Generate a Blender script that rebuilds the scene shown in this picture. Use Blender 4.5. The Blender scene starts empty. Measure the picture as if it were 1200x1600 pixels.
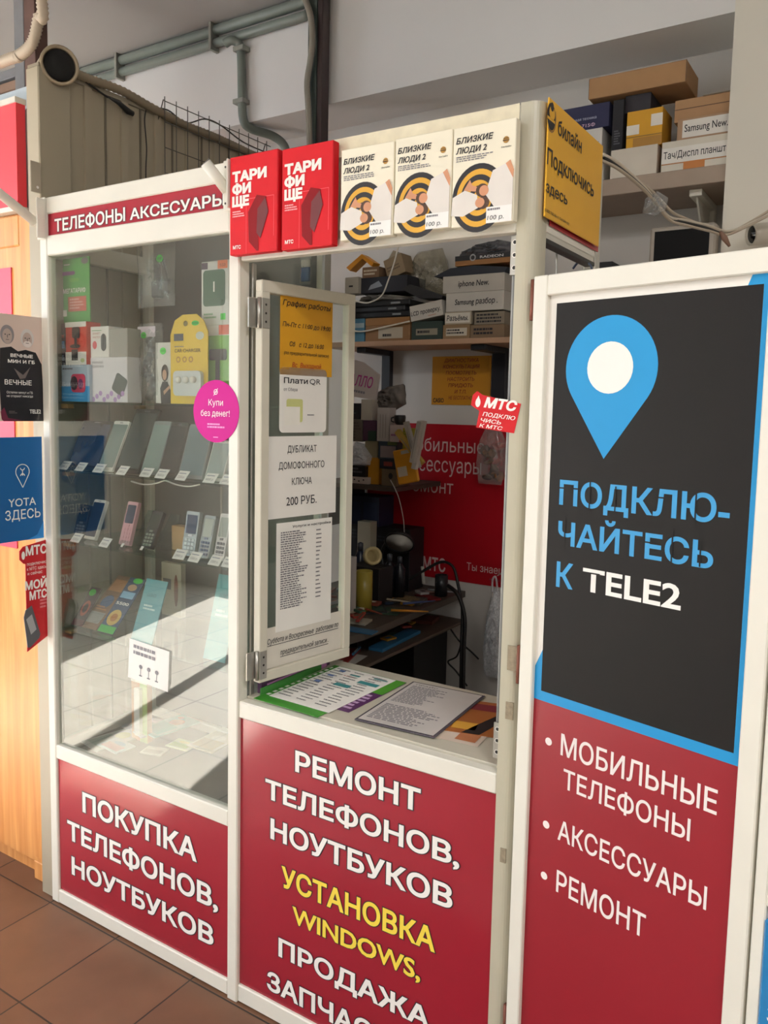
import bpy, bmesh, math, random, mathutils
import numpy as np
from mathutils import Vector, Matrix
random.seed(7)
S = bpy.context.scene
COL = S.collection
V = Vector
# ------------------------------------------------------------------ camera, light, exposure
FPX, PPY = 1260.64, 758.96
YAW, PITCH, ROLL = math.radians(32.465), math.radians(5.4786), math.radians(-1.2201)
CAM = V((2.0855, -1.4489, 1.53))
_r = V((math.cos(YAW), math.sin(YAW), 0))
_f = V((-math.sin(YAW)*math.cos(PITCH), math.cos(YAW)*math.cos(PITCH), -math.sin(PITCH)))
_d = _f.cross(_r)
CR = _r*math.cos(ROLL) + _d*math.sin(ROLL)
CD = -_r*math.sin(ROLL) + _d*math.cos(ROLL)
CF = _f
cam = bpy.data.objects.new('camera', bpy.data.cameras.new('camera'))
COL.objects.link(cam)
cam.matrix_world = Matrix(((CR.x, -CD.x, -CF.x, CAM.x), (CR.y, -CD.y, -CF.y, CAM.y), (CR.z, -CD.z, -CF.z, CAM.z), (0, 0, 0, 1)))
cam.data.sensor_fit = 'VERTICAL'
cam.data.sensor_height = 36.0
cam.data.lens = FPX/1600*36.0
cam.data.shift_y = -(800-PPY)/1600
cam.data.clip_start = 0.05
S.camera = cam
SUN_DIR = V((0.27, 0.96, -0.745)).normalized()
SUN_E, SKY_E, EXPO = 95.0, 6.0, 0.24
world = bpy.data.worlds.new('world'); S.world = world
world.use_nodes = True
wn = world.node_tree.nodes; wn.clear()
wo = wn.new('ShaderNodeOutputWorld'); wb = wn.new('ShaderNodeBackground')
wb.inputs[0].default_value = (0.80, 0.90, 1.0, 1); wb.inputs[1].default_value = SKY_E
world.node_tree.links.new(wb.outputs[0], wo.inputs[0])
sun = bpy.data.objects.new('sun', bpy.data.lights.new('sun', 'SUN')); COL.objects.link(sun)
sun.data.energy = SUN_E; sun.data.angle = 0.009; sun.data.color = (1.0, 0.985, 0.96)
sun.rotation_euler = SUN_DIR.to_track_quat('-Z', 'Y').to_euler(); sun.location = (-2, -8, 6)
for nm, c, sx_, sy_, rz in (('daylight_door', (-1.76, -3.52, 1.29), 1.72, 2.18, 0), ('daylight_window', (-3.72, -1.25, 1.85), 1.9, 2.1, -90)):
    L = bpy.data.objects.new(nm, bpy.data.lights.new(nm, 'AREA')); COL.objects.link(L)
    L.data.shape = 'RECTANGLE'; L.data.size = sx_; L.data.size_y = sy_
    L.location = c; L.rotation_euler = (math.radians(90), 0, math.radians(rz))
    L.data.cycles.is_portal = True
def add_fill(nm, x, y, e):  # unseen area light added under the ceiling as fill, no known fixture
    L = bpy.data.objects.new(nm, bpy.data.lights.new(nm, 'AREA')); COL.objects.link(L)
    L.data.shape = 'RECTANGLE'; L.data.size = 1.2; L.data.size_y = 0.3; L.data.energy = e
    L.data.color = (1.0, 0.985, 0.97); L.location = (x, y, 3.14)
FILL_LIGHTS = (('fill_light', -.4, -2.8, 22), ('fill_light', 1.6, -2.8, 22), ('fill_light', 3.4, -2.0, 62))
for a in FILL_LIGHTS: add_fill(*a)
S.view_settings.view_transform = 'Standard'; S.view_settings.look = 'None'
S.view_settings.exposure = EXPO; S.view_settings.gamma = 1; S.view_settings.use_curve_mapping = False
S.cycles.transparent_max_bounces = 32
S.cycles.max_bounces = 8; S.cycles.diffuse_bounces = 5; S.cycles.glossy_bounces = 4
S.cycles.sample_clamp_indirect = 6.0

# ------------------------------------------------------------------ photograph pixels -> points on real planes
def ray(px, py): return CR*((px-600)/FPX) + CD*((py-PPY)/FPX) + CF
def at(px, py, Y=0.0):
    d = ray(px, py); return CAM + d*((Y-CAM.y)/d.y)
def atx(px, py, X):
    d = ray(px, py); return CAM + d*((X-CAM.x)/d.x)
def atz(px, py, Z):
    d = ray(px, py); return CAM + d*((Z-CAM.z)/d.z)

# ------------------------------------------------------------------ materials
def lin(h):
    h = h.lstrip('#'); c = [int(h[i:i+2], 16)/255 for i in (0, 2, 4)]
    return [x/12.92 if x <= .04045 else ((x+.055)/1.055)**2.4 for x in c]
_M = {}
def M(hexc, rough=.55, metal=0.0, noise=.10, scale=14.0, spec=.5, bump=0.0, coat=0.0):
    k = (hexc, rough, metal, noise, scale, spec, bump, coat)
    if k in _M: return _M[k]
    m = bpy.data.materials.new('surface_' + hexc.strip('#').lower()); m.use_nodes = True
    nt = m.node_tree; b = nt.nodes['Principled BSDF']
    c = lin(hexc)
    b.inputs['Roughness'].default_value = rough; b.inputs['Metallic'].default_value = metal
    b.inputs['Specular IOR Level'].default_value = spec
    if coat: b.inputs['Coat Weight'].default_value = coat; b.inputs['Coat Roughness'].default_value = .14
    tc = nt.nodes.new('ShaderNodeNewGeometry'); nz = nt.nodes.new('ShaderNodeTexNoise')
    nz.inputs['Scale'].default_value = scale; nz.inputs['Detail'].default_value = 5
    nt.links.new(tc.outputs['Position'], nz.inputs['Vector'])
    mx = nt.nodes.new('ShaderNodeMix'); mx.data_type = 'RGBA'
    mx.inputs['A'].default_value = [x*(1-noise*1.2) for x in c]+[1]
    mx.inputs['B'].default_value = [min(1, x*(1+noise)) for x in c]+[1]
    nt.links.new(nz.outputs['Fac'], mx.inputs['Factor']); nt.links.new(mx.outputs['Result'], b.inputs['Base Color'])
    if bump:
        bp = nt.nodes.new('ShaderNodeBump'); bp.inputs['Strength'].default_value = bump; bp.inputs['Distance'].default_value = .004
        nt.links.new(nz.outputs['Fac'], bp.inputs['Height']); nt.links.new(bp.outputs['Normal'], b.inputs['Normal'])
    _M[k] = m; return m
def glass_mat(name, tint=(.97, .99, .97), f0=.04, rough=0.0, haze=0.0, haze_col=(.8, .8, .8)):
    m = bpy.data.materials.new(name); m.use_nodes = True; nt = m.node_tree; nt.nodes.clear()
    N = nt.nodes.new; out = N('ShaderNodeOutputMaterial'); tr = N('ShaderNodeBsdfTransparent'); gl = N('ShaderNodeBsdfGlossy')
    tr.inputs[0].default_value = (*tint, 1); gl.inputs['Roughness'].default_value = rough
    lw = N('ShaderNodeLayerWeight'); lw.inputs['Blend'].default_value = .5
    p = N('ShaderNodeMath'); p.operation = 'POWER'; p.inputs[1].default_value = 5.0
    nt.links.new(lw.outputs['Facing'], p.inputs[0])
    ma = N('ShaderNodeMath'); ma.operation = 'MULTIPLY_ADD'; ma.inputs[1].default_value = 1-f0; ma.inputs[2].default_value = f0
    nt.links.new(p.outputs[0], ma.inputs[0])
    src = tr.outputs[0]
    if haze:
        df = N('ShaderNodeBsdfDiffuse'); df.inputs[0].default_value = (*haze_col, 1)
        nz = N('ShaderNodeTexNoise'); nz.inputs['Scale'].default_value = 40
        mu = N('ShaderNodeMath'); mu.operation = 'MULTIPLY'; mu.inputs[1].default_value = haze*2
        nt.links.new(nz.outputs['Fac'], mu.inputs[0])
        m0 = N('ShaderNodeMixShader'); nt.links.new(mu.outputs[0], m0.inputs[0]); nt.links.new(src, m0.inputs[1]); nt.links.new(df.outputs[0], m0.inputs[2]); src = m0.outputs[0]
    mx = N('ShaderNodeMixShader'); nt.links.new(ma.outputs[0], mx.inputs[0]); nt.links.new(src, mx.inputs[1]); nt.links.new(gl.outputs[0], mx.inputs[2])
    nt.links.new(mx.outputs[0], out.inputs[0]); return m
def tile_mat(name, c1, c2, grout, size, offs, rough=.45, mort=.0026):
    m = bpy.data.materials.new(name); m.use_nodes = True; nt = m.node_tree; b = nt.nodes['Principled BSDF']; N = nt.nodes.new
    g = N('ShaderNodeNewGeometry'); mp = N('ShaderNodeMapping'); mp.inputs['Location'].default_value = (offs[0], offs[1], 0)
    nt.links.new(g.outputs['Position'], mp.inputs[0])
    br = N('ShaderNodeTexBrick'); br.offset = 0; br.squash = 1
    br.inputs['Scale'].default_value = 1; br.inputs['Brick Width'].default_value = size; br.inputs['Row Height'].default_value = size
    br.inputs['Mortar Size'].default_value = mort; br.inputs['Mortar Smooth'].default_value = .2
    br.inputs['Color1'].default_value = (*lin(c1), 1); br.inputs['Color2'].default_value = (*lin(c2), 1); br.inputs['Mortar'].default_value = (*lin(grout), 1)
    nt.links.new(mp.outputs[0], br.inputs['Vector'])
    nz = N('ShaderNodeTexNoise'); nz.inputs['Scale'].default_value = 5; nz.inputs['Detail'].default_value = 8
    nt.links.new(g.outputs['Position'], nz.inputs['Vector'])
    mx = N('ShaderNodeMix'); mx.data_type = 'RGBA'; mx.blend_type = 'OVERLAY'; mx.inputs['Factor'].default_value = .35
    nt.links.new(br.outputs['Color'], mx.inputs['A']); nt.links.new(nz.outputs['Fac'], mx.inputs['B']); nt.links.new(mx.outputs['Result'], b.inputs['Base Color'])
    bp = N('ShaderNodeBump'); bp.inputs['Strength'].default_value = .4; bp.inputs['Distance'].default_value = .003; bp.invert = True
    nt.links.new(br.outputs['Fac'], bp.inputs['Height']); nt.links.new(bp.outputs['Normal'], b.inputs['Normal'])
    b.inputs['Roughness'].default_value = rough; return m
def wood_mat(name, c1, c2, scale=3.0, rough=.35, axis='z'):
    m = bpy.data.materials.new(name); m.use_nodes = True; nt = m.node_tree; b = nt.nodes['Principled BSDF']; N = nt.nodes.new
    g = N('ShaderNodeNewGeometry'); mp = N('ShaderNodeMapping')
    s = [18, 18, 18]; s['xyz'.index(axis)] = 0.9
    mp.inputs['Scale'].default_value = s
    nt.links.new(g.outputs['Position'], mp.inputs[0]); nz = N('ShaderNodeTexNoise'); nz.inputs['Scale'].default_value = scale; nz.inputs['Detail'].default_value = 7; nz.inputs['Distortion'].default_value = .6
    nt.links.new(mp.outputs[0], nz.inputs['Vector'])
    cr = N('ShaderNodeValToRGB'); cr.color_ramp.elements[0].position = .3; cr.color_ramp.elements[0].color = (*lin(c1), 1); cr.color_ramp.elements[1].position = .7; cr.color_ramp.elements[1].color = (*lin(c2), 1)
    nt.links.new(nz.outputs['Fac'], cr.inputs[0]); nt.links.new(cr.outputs[0], b.inputs['Base Color']); b.inputs['Roughness'].default_value = rough; return m
GLASS = glass_mat('clear_glass', f0=.05)
PANE = glass_mat('front_pane_glass', (.92, .94, .92), f0=.135)
SHELFGLASS = glass_mat('shelf_glass', (.86, .95, .92))
BAG = glass_mat('clear_plastic_film', (.94, .94, .93), .05, .12, .16, (.85, .85, .84))
BAGW = glass_mat('white_plastic_film', (.9, .9, .9), .04, .3, .5, (.85, .88, .92))
WHITE = M('#e6e2d6', .35, noise=.05, scale=9)
WPAINT = M('#ddd8ca', .4, noise=.07, scale=7)
PAPER = M('#efece6', .7, noise=.03)
BLACK = M('#161515', .5)
INK = M('#1c1a1f', .6, noise=.02)
INKG = M('#77747a', .7, noise=.02)
REDV = M('#951328', .5, noise=.05, scale=5, coat=.9, spec=.15)
REDW = M('#c3202c', .4)
WINK = M('#f3efe9', .5, noise=.02)
STEEL = M('#b9b7b0', .35, .8, scale=60)
DARKST = M('#3b3a3a', .5, .3)
CARD = M('#a07d58', .8, scale=30)
CARDL = M('#b8946c', .8, scale=30)
PRICE = M('#f4f2ee', .6, noise=.02)
GREENP = M('#46d24a', .6)

# ------------------------------------------------------------------ mesh building
class Fr:                                   # a flat frame: origin, unit u (right), v (up), n toward the viewer
    def __init__(s, o, u, v):
        s.o = V(o); s.u = V(u).normalized(); s.n = s.u.cross(V(v)).normalized(); s.v = s.n.cross(s.u).normalized()
    def p(s, a, b, h=0.0): return s.o + s.u*a + s.v*b + s.n*h
    def uv(s, px, py):
        d = ray(px, py); t = s.n.dot(s.o-CAM)/s.n.dot(d); q = CAM + d*t - s.o
        return q.dot(s.u), q.dot(s.v)
    def sub(s, a, b, h=0.0, rot=0.0):
        c, e = math.cos(rot), math.sin(rot)
        return Fr(s.p(a, b, h), s.u*c + s.v*e, s.v*c - s.u*e)
def front(Y=0.0): return Fr((0, Y, 0), (1, 0, 0), (0, 0, 1))
_T = {}
def text_mesh(body, bold=0.0, italic=0.0):        # glyph outlines, thickened by hand and filled by winding number
    k = (body, round(bold, 4), italic)
    if k in _T: return _T[k]
    c = bpy.data.curves.new('lettering', 'FONT'); c.body = body; c.size = 1; c.resolution_u = 3; c.shear = italic; c.fill_mode = 'NONE'
    o = bpy.data.objects.new('lettering', c); COL.objects.link(o)
    dg = bpy.context.evaluated_depsgraph_get(); dg.update()
    ev = o.evaluated_get(dg); m = ev.to_mesh()
    P = [(v.co.x/.727, v.co.y/.727) for v in m.vertices]; adj = {}
    for ed in m.edges:
        a, b = ed.vertices; adj.setdefault(a, []).append(b); adj.setdefault(b, []).append(a)
    E_ = [tuple(ed.vertices) for ed in m.edges]
    ev.to_mesh_clear(); bpy.data.objects.remove(o); bpy.data.curves.remove(c)
    seen = set(); loops = []
    nxt = dict(E_)
    for v0 in list(adj):
        if v0 in seen: continue
        L = [v0]; seen.add(v0)
        q = nxt.get(v0, adj[v0][0])
        while q is not None and q not in seen:
            L.append(q); seen.add(q); n = [x for x in adj[q] if x not in seen]; q = n[0] if n else None
        pts = []
        for i in L:
            if not pts or math.hypot(P[i][0]-pts[-1][0], P[i][1]-pts[-1][1]) > 1e-4: pts.append(P[i])
        if len(pts) > 2: loops.append(pts)
    if bold:
        out = []
        def area(L): return sum(L[i-1][0]*L[i][1]-L[i][0]*L[i-1][1] for i in range(len(L)))
        def inside(p, L):
            c = False
            for i in range(len(L)):
                a, b = L[i-1], L[i]
                if (a[1] > p[1]) != (b[1] > p[1]) and p[0] < (b[0]-a[0])*(p[1]-a[1])/(b[1]-a[1])+a[0]: c = not c
            return c
        for L in loops:
            host = [K for K in loops if K is not L and abs(area(K)) > abs(area(L)) and inside(L[0], K)]
            host = min(host, key=lambda K: -abs(area(K))) if host else L
            bs = bold if area(host) < 0 else -bold
            n = len(L); q = []
            for i in range(n):
                a, b, d = L[i-1], L[i], L[(i+1) % n]
                e1 = V((b[0]-a[0], b[1]-a[1])).normalized(); e2 = V((d[0]-b[0], d[1]-b[1])).normalized()
                n1 = V((-e1.y, e1.x)); n2 = V((-e2.y, e2.x)); t = n1+n2
                t = t/max(.35, t.dot(n1)) if t.length > 1e-6 else n1
                if t.length > 1.6: t = t.normalized()*1.6
                q.append((b[0]+t.x*bs, b[1]+t.y*bs))
            out.append(q)
        loops = out
    vs = [V(p) for L in loops for p in L]; es = []; o0 = 0
    for L in loops:
        es += [(o0+i, o0+(i+1) % len(L)) for i in range(len(L))]; o0 += len(L)
    r = mathutils.geometry.delaunay_2d_cdt(vs, es, [], 0, 1e-6)
    ov, of = r[0], r[2]
    A = np.array([vs[i] for i, _ in es]); B = np.array([vs[j] for _, j in es])
    C = np.array([[sum(ov[i][k] for i in f)/3 for k in (0, 1)] for f in of])
    up = (A[None, :, 1] <= C[:, None, 1]) & (B[None, :, 1] > C[:, None, 1]); dn = (A[None, :, 1] > C[:, None, 1]) & (B[None, :, 1] <= C[:, None, 1])
    cr = (B[None, :, 0]-A[None, :, 0])*(C[:, None, 1]-A[None, :, 1])-(C[:, None, 0]-A[None, :, 0])*(B[None, :, 1]-A[None, :, 1])
    wn_ = (up & (cr > 0)).sum(1)-(dn & (cr < 0)).sum(1)
    fs = []
    for f, w in zip(of, wn_):
        if w:
            a, b, d = [ov[i] for i in f]
            fs.append(tuple(f) if (b-a).cross(d-a) > 0 else tuple(f)[::-1])
    vs = [tuple(v) for v in ov]
    x0 = min(v[0] for v in vs); x1 = max(v[0] for v in vs)
    _T[k] = (vs, fs, x0, x1); return _T[k]
class MB:
    def __init__(s): s.bm = bmesh.new(); s.mats = []
    def mi(s, m):
        if m not in s.mats: s.mats.append(m)
        return s.mats.index(m)
    def faces(s, pts, fs, m, smooth=False):
        vs = [s.bm.verts.new(p) for p in pts]; i = s.mi(m)
        for f in fs:
            try: q = s.bm.faces.new([vs[k] for k in f])
            except ValueError: continue
            q.material_index = i; q.smooth = smooth
        return s
    def box(s, lo, hi, m, bev=0.0, fr=None):      # axis box, or in frame coords (u,v,n) when fr given
        lo, hi = V(lo), V(hi)
        lo, hi = V([min(a, b) for a, b in zip(lo, hi)]), V([max(a, b) for a, b in zip(lo, hi)])
        b = min(bev, .45*min(hi-lo))
        c = [(x, y, z) for x in (lo.x, hi.x) for y in (lo.y, hi.y) for z in (lo.z, hi.z)]
        T = (lambda q: fr.p(*q)) if fr else V
        if b <= 0:
            return s.faces([T(q) for q in c], [(0, 1, 3, 2), (4, 6, 7, 5), (0, 4, 5, 1), (2, 3, 7, 6), (0, 2, 6, 4), (1, 5, 7, 3)], m)
        pts = []; idx = {}
        for ix in (0, 1):
            for iy in (0, 1):
                for iz in (0, 1):
                    cc = [(lo, hi)[i][k] for k, i in enumerate((ix, iy, iz))]; sg = [(1, -1)[i] for i in (ix, iy, iz)]
                    for ax in range(3):
                        q = [cc[k] + (0 if k == ax else sg[k]*b) for k in range(3)]
                        idx[(ix, iy, iz, ax)] = len(pts); pts.append(T(q))
        F = []
        for ax in range(3):
            a1, a2 = [k for k in range(3) if k != ax]
            for sd in (0, 1):
                q = []
                for i, j in ((0, 0), (1, 0), (1, 1), (0, 1)):
                    t = [0, 0, 0]; t[ax] = sd; t[a1] = i; t[a2] = j; q.append(idx[(*t, ax)])
                F.append(q)
        for ax in range(3):
            a1, a2 = [k for k in range(3) if k != ax]
            for i in (0, 1):
                for j in (0, 1):
                    t0 = [0, 0, 0]; t0[a1] = i; t0[a2] = j; t1 = list(t0); t1[ax] = 1
                    F.append([idx[(*t0, a1)], idx[(*t1, a1)], idx[(*t1, a2)], idx[(*t0, a2)]])
        for ix in (0, 1):
            for iy in (0, 1):
                for iz in (0, 1): F.append([idx[(ix, iy, iz, a)] for a in range(3)])
        n0 = len(s.bm.faces); s.faces(pts, F, m); s.bm.faces.ensure_lookup_table()
        bmesh.ops.recalc_face_normals(s.bm, faces=s.bm.faces[n0:]); return s
    def rect(s, F, u0, v0, u1, v1, m, h=.0006):
        return s.faces([F.p(u0, v0, h), F.p(u1, v0, h), F.p(u1, v1, h), F.p(u0, v1, h)], [(0, 1, 2, 3)], m)
    def poly(s, F, pts, m, h=.0006):
        return s.faces([F.p(a, b, h) for a, b in pts], [tuple(range(len(pts)))], m)
    def prism(s, F, pts, h0, h1, m):
        n = len(pts); P = [F.p(a, b, h0) for a, b in pts] + [F.p(a, b, h1) for a, b in pts]
        n0 = len(s.bm.faces)
        s.faces(P, [tuple(range(n))[::-1], tuple(range(n, 2*n))] + [(i, (i+1) % n, n+(i+1) % n, n+i) for i in range(n)], m)
        s.bm.faces.ensure_lookup_table(); bmesh.ops.recalc_face_normals(s.bm, faces=s.bm.faces[n0:]); return s
    def disc(s, F, u, v, ru, rv, m, h=.0006, seg=28):
        return s.poly(F, [(u+ru*math.cos(2*math.pi*i/seg), v+rv*math.sin(2*math.pi*i/seg)) for i in range(seg)], m, h)
    def ring(s, F, u, v, r0, r1, m, h=.0006, seg=32, a0=0, a1=2*math.pi, q=1.0):
        P = []
        for i in range(seg+1):
            a = a0+(a1-a0)*i/seg
            P += [F.p(u+r0*math.cos(a), v+q*r0*math.sin(a), h), F.p(u+r1*math.cos(a), v+q*r1*math.sin(a), h)]
        return s.faces(P, [(2*i, 2*i+1, 2*i+3, 2*i+2) for i in range(seg)], m)
    def text(s, F, body, u, v, hgt, m, w=None, bold=0.0, italic=0.0, al='l', h=.0009, out=None, outw=.03):
        vs, fs, x0, x1 = text_mesh(body, bold, italic)
        sx = w/(x1-x0) if w else hgt
        ox = u - x0*sx - (0 if al == 'l' else (x1-x0)*sx*(.5 if al == 'c' else 1))
        if out:
            v2, f2, _, _ = text_mesh(body, bold+outw, italic)
            s.faces([F.p(ox+a*sx, v+b*hgt, h-.0003) for a, b in v2], f2, out)
        return s.faces([F.p(ox+a*sx, v+b*hgt, h) for a, b in vs], fs, m)
    def tpx(s, F, body, bl, br, tl, m, **k):      # lettering whose corners were read off the photograph
        a, b, t = F.uv(*bl), F.uv(*br), F.uv(*tl)
        return s.text(F, body, a[0], (a[1]+b[1])/2, t[1]-a[1], m, w=b[0]-a[0], **k)
    def scribble(s, F, u0, v0, u1, v1, n, m, fill=.55, h=.0008, seed=1):   # rows of small unreadable print
        R = random.Random(seed); rh = (v1-v0)/n
        for i in range(n):
            y = v1-(i+.75)*rh; x = u0; end = u0+(u1-u0)*R.uniform(.6, 1)
            while x < end:
                l = R.uniform(.04, .14)*(u1-u0); s.rect(F, x, y, min(x+l, end), y+rh*fill, m, h); x += l+.02*(u1-u0)
        return s
    def tube(s, pts, r, m, seg=8, closed=False, smooth=True, rr=None):
        pts = [V(p) for p in pts]; n = len(pts); P = []; up = None
        for i, p in enumerate(pts):
            t = (pts[min(i+1, n-1)]-pts[max(i-1, 0)]).normalized()
            if up is None:
                up = V((0, 0, 1)) if abs(t.z) < .9 else V((1, 0, 0))
            a = t.cross(up); a = a.normalized() if a.length > 1e-6 else t.orthogonal().normalized()
            b = a.cross(t).normalized(); up = b
            q = rr[i] if rr else r
            P += [p + a*q*math.cos(2*math.pi*k/seg) + b*q*math.sin(2*math.pi*k/seg) for k in range(seg)]
        Fs = [(i*seg+k, i*seg+(k+1) % seg, (i+1)*seg+(k+1) % seg, (i+1)*seg+k) for i in range(n-1) for k in range(seg)]
        Fs += [tuple(range(seg))[::-1], tuple(range((n-1)*seg, n*seg))]
        n0 = len(s.bm.faces); s.faces(P, Fs, m, smooth); s.bm.faces.ensure_lookup_table()
        bmesh.ops.recalc_face_normals(s.bm, faces=s.bm.faces[n0:]); return s
    def cyl(s, a, b, r, m, seg=20, r2=None):
        return s.tube([a, b], r, m, seg, rr=[r, r if r2 is None else r2])
    def lathe(s, o, ax, prof, m, seg=24):         # prof: (radius, height along ax)
        o, ax = V(o), V(ax).normalized(); a = ax.orthogonal().normalized(); b = ax.cross(a); P = []
        for r, z in prof: P += [o+ax*z+(a*math.cos(2*math.pi*k/seg)+b*math.sin(2*math.pi*k/seg))*max(r, 1e-4) for k in range(seg)]
        n = len(prof); n0 = len(s.bm.faces)
        s.faces(P, [(i*seg+k, i*seg+(k+1) % seg, (i+1)*seg+(k+1) % seg, (i+1)*seg+k) for i in range(n-1) for k in range(seg)] + [tuple(range(seg))[::-1], tuple(range((n-1)*seg, n*seg))], m, True)
        s.bm.faces.ensure_lookup_table(); bmesh.ops.recalc_face_normals(s.bm, faces=s.bm.faces[n0:]); return s
    def crumple(s, F, outline, depth, m, seed=1, n=9, amp=.25):   # a puffed, wrinkled bag filling an outline
        R = random.Random(seed); us = [p[0] for p in outline]; vs = [p[1] for p in outline]
        cu, cv = sum(us)/len(us), sum(vs)/len(vs); L = len(outline); P = []; K = []
        per = 4; ol = []
        for i in range(L):
            a, b = outline[i], outline[(i+1) % L]
            ol += [(a[0]+(b[0]-a[0])*k/per, a[1]+(b[1]-a[1])*k/per) for k in range(per)]
        L = len(ol)
        for side in (1, -1):
            for j in range(n+1):
                f = 1-j/(n+1.0)
                for (a, b) in ol:
                    hh = depth*.5*math.sqrt(max(0, 1-f*f))*(1+R.uniform(-amp, amp))*side
                    P.append(F.p(cu+(a-cu)*f, cv+(b-cv)*f, hh if j else 0))
            P.append(F.p(cu, cv, depth*.5*side))
        base = (n+1)*L+1
        for q in (0, 1):
            o = q*base
            for j in range(n):
                for i in range(L):
                    f = (o+j*L+i, o+j*L+(i+1) % L, o+(j+1)*L+(i+1) % L, o+(j+1)*L+i); K.append(f if q == 0 else f[::-1])
            for i in range(L):
                f = (o+n*L+i, o+n*L+(i+1) % L, o+base-1); K.append(f if q == 0 else f[::-1])
        return s.faces(P, K, m, True)
    def build(s, name, parent=None, base=None):
        me = bpy.data.meshes.new(name)
        if parent is not None: base = V(parent.get('_b', (0, 0, 0)))
        if base is None:
            c = [v.co for v in s.bm.verts]
            base = V(((min(v.x for v in c)+max(v.x for v in c))/2, (min(v.y for v in c)+max(v.y for v in c))/2, min(v.z for v in c)))
        base = V(base)
        for v in s.bm.verts: v.co -= base
        s.bm.normal_update(); s.bm.to_mesh(me); s.bm.free()
        for m in s.mats: me.materials.append(m)
        o = bpy.data.objects.new(name, me); COL.objects.link(o)
        if parent is not None:
            o.parent = parent
            if parent.type == 'MESH': o['_b'] = list(base)
        else: o.location = base
        o['_b'] = list(base)
        return o
def tag(o, label=None, cat=None, group=None, kind=None):
    for k, v in (('label', label), ('category', cat), ('group', group), ('kind', kind)):
        if v: o[k] = v
    return o
def thing(name, label, cat, base, group=None):
    o = bpy.data.objects.new(name, None); COL.objects.link(o); o.location = base; o['_b'] = list(base); o.empty_display_size = .05
    return tag(o, label, cat, group)
def part(mb, name, parent, label=None):
    o = mb.build(name, parent)
    if label: o['label'] = label
    return o
def struct(mb, name, base=(0, 0, 0)): return tag(mb.build(name, None, base), kind='structure')
def one(mb, name, label, cat, group=None, base=None): return tag(mb.build(name, None, base), label, cat, group)
def pxbox(Y, quad):           # frame + size from four photo corners (TL,TR,BR,BL) on a plane facing the front
    tl, tr, br, bl = [at(*q, Y) for q in quad]
    o = bl.copy(); o.x = (bl.x+tl.x)/2; o.z = (bl.z+br.z)/2; F = Fr(o, (1, 0, 0), (0, 0, 1))
    w = ((br-bl).x+(tr-tl).x)/2; h = ((tl-bl).z+(tr-br).z)/2
    return F, w, h
def rbox(x0, y0, x1, y1): return ((x0, y0), (x1, y0), (x1, y1), (x0, y1))
def rnd_rect(w, h, r, n=5, o=(0, 0)):
    P = []
    for cx, cy, a in ((w-r, r, -90), (w-r, h-r, 0), (r, h-r, 90), (r, r, 180)):
        P += [(o[0]+cx+r*math.cos(math.radians(a+90*i/n)), o[1]+cy+r*math.sin(math.radians(a+90*i/n))) for i in range(n+1)]
    return P
def arc(p0, p1, p2, n=10):
    p0, p1, p2 = V(p0), V(p1), V(p2); return [p0*(1-t)**2+p1*2*t*(1-t)+p2*t*t for t in [i/n for i in range(n+1)]]
def path(P, n=6):             # smooth curve through points
    P = [V(p) for p in P]; Q = [P[0]]+P+[P[-1]]; out = []
    for i in range(1, len(Q)-2):
        a, b, c, d = Q[i-1:i+3]
        for k in range(n):
            t = k/n; out.append(.5*((2*b)+(c-a)*t+(2*a-5*b+4*c-d)*t*t+(3*b-a-3*c+d)*t**3))
    return out+[P[-1]]

# ================================================================== THE SETTING
CEIL, YB, YW = 3.22, 1.335, 1.60
TILE_B = tile_mat('brown_floor_tile', '#74523d', '#6c4b38', '#2f241e', .30, (.01, .01))
TILE_P = tile_mat('pale_floor_tile', '#b9b2a5', '#a79f92', '#37322d', .42, (.05, .17), .5, .005)
WALLW = M('#b5b0a8', .85, noise=.05, scale=3, bump=.05)
WALLB = M('#cbc8c3', .85, noise=.06, scale=3, bump=.05)
CEILM = M('#a9a7a5', .9, noise=.08, scale=2, bump=.05)
BEIGE = M('#a49a86', .45, noise=.05, scale=2)
X0, X1, YF = -3.6, 4.6, -3.4
b = MB()
b.box((X0, -.62, -.1), (X1, YW+.1, 0), TILE_B); b.box((X0, YF, -.1), (X1, -.62, 0), TILE_P)
b.box((X0-6, YF-8, -.1), (X1+6, YF, -.005), M('#a8a298', .9))
struct(b, 'floor')
struct(MB().box((X0, YF, CEIL), (X1, YW+.1, CEIL+.12), CEILM), 'ceiling')
struct(MB().box((X0, YW, 0), (X1, YW+.1, CEIL), WALLB), 'wall_back')
b = MB()
for y0, y1, z0, z1 in ((YF, -2.2, 0, CEIL), (-2.2, -.3, 0, .8), (-2.2, -.3, 2.9, CEIL), (-.3, YW+.1, 0, CEIL)): b.box((X0-.1, y0, z0), (X0, y1, z1), WALLW)
struct(b, 'wall_left')
struct(MB().box((X1, YF, 0), (X1+.1, YW+.1, CEIL), WALLW), 'wall_right')
b = MB()
for x0, x1, z0, z1 in ((X0, -2.62, 0, CEIL), (-2.62, -.9, 2.38, CEIL), (-.9, X1, 0, CEIL)):
    b.box((x0, YF-.12, z0), (x1, YF, z1), WALLW)
struct(b, 'wall_front')
FRW = M('#d8d6d0', .4)
def glazing(name, x0, x1, z0, z1, cuts, rail):
    b = MB(); y0, y1 = YF-.08, YF-.02
    b.box((x0, y0, z0), (x1, y1, z0+rail), FRW, .004); b.box((x0, y0, z1-.06), (x1, y1, z1), FRW, .004)
    for x in [x0+.03, x1-.03]+cuts: b.box((x-.04, y0, z0+rail), (x+.04, y1, z1-.06), FRW, .004)
    struct(b, name)
glazing('door_1', -2.62, -.9, .0, 2.38, [-1.64], .2)
b = MB()
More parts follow.
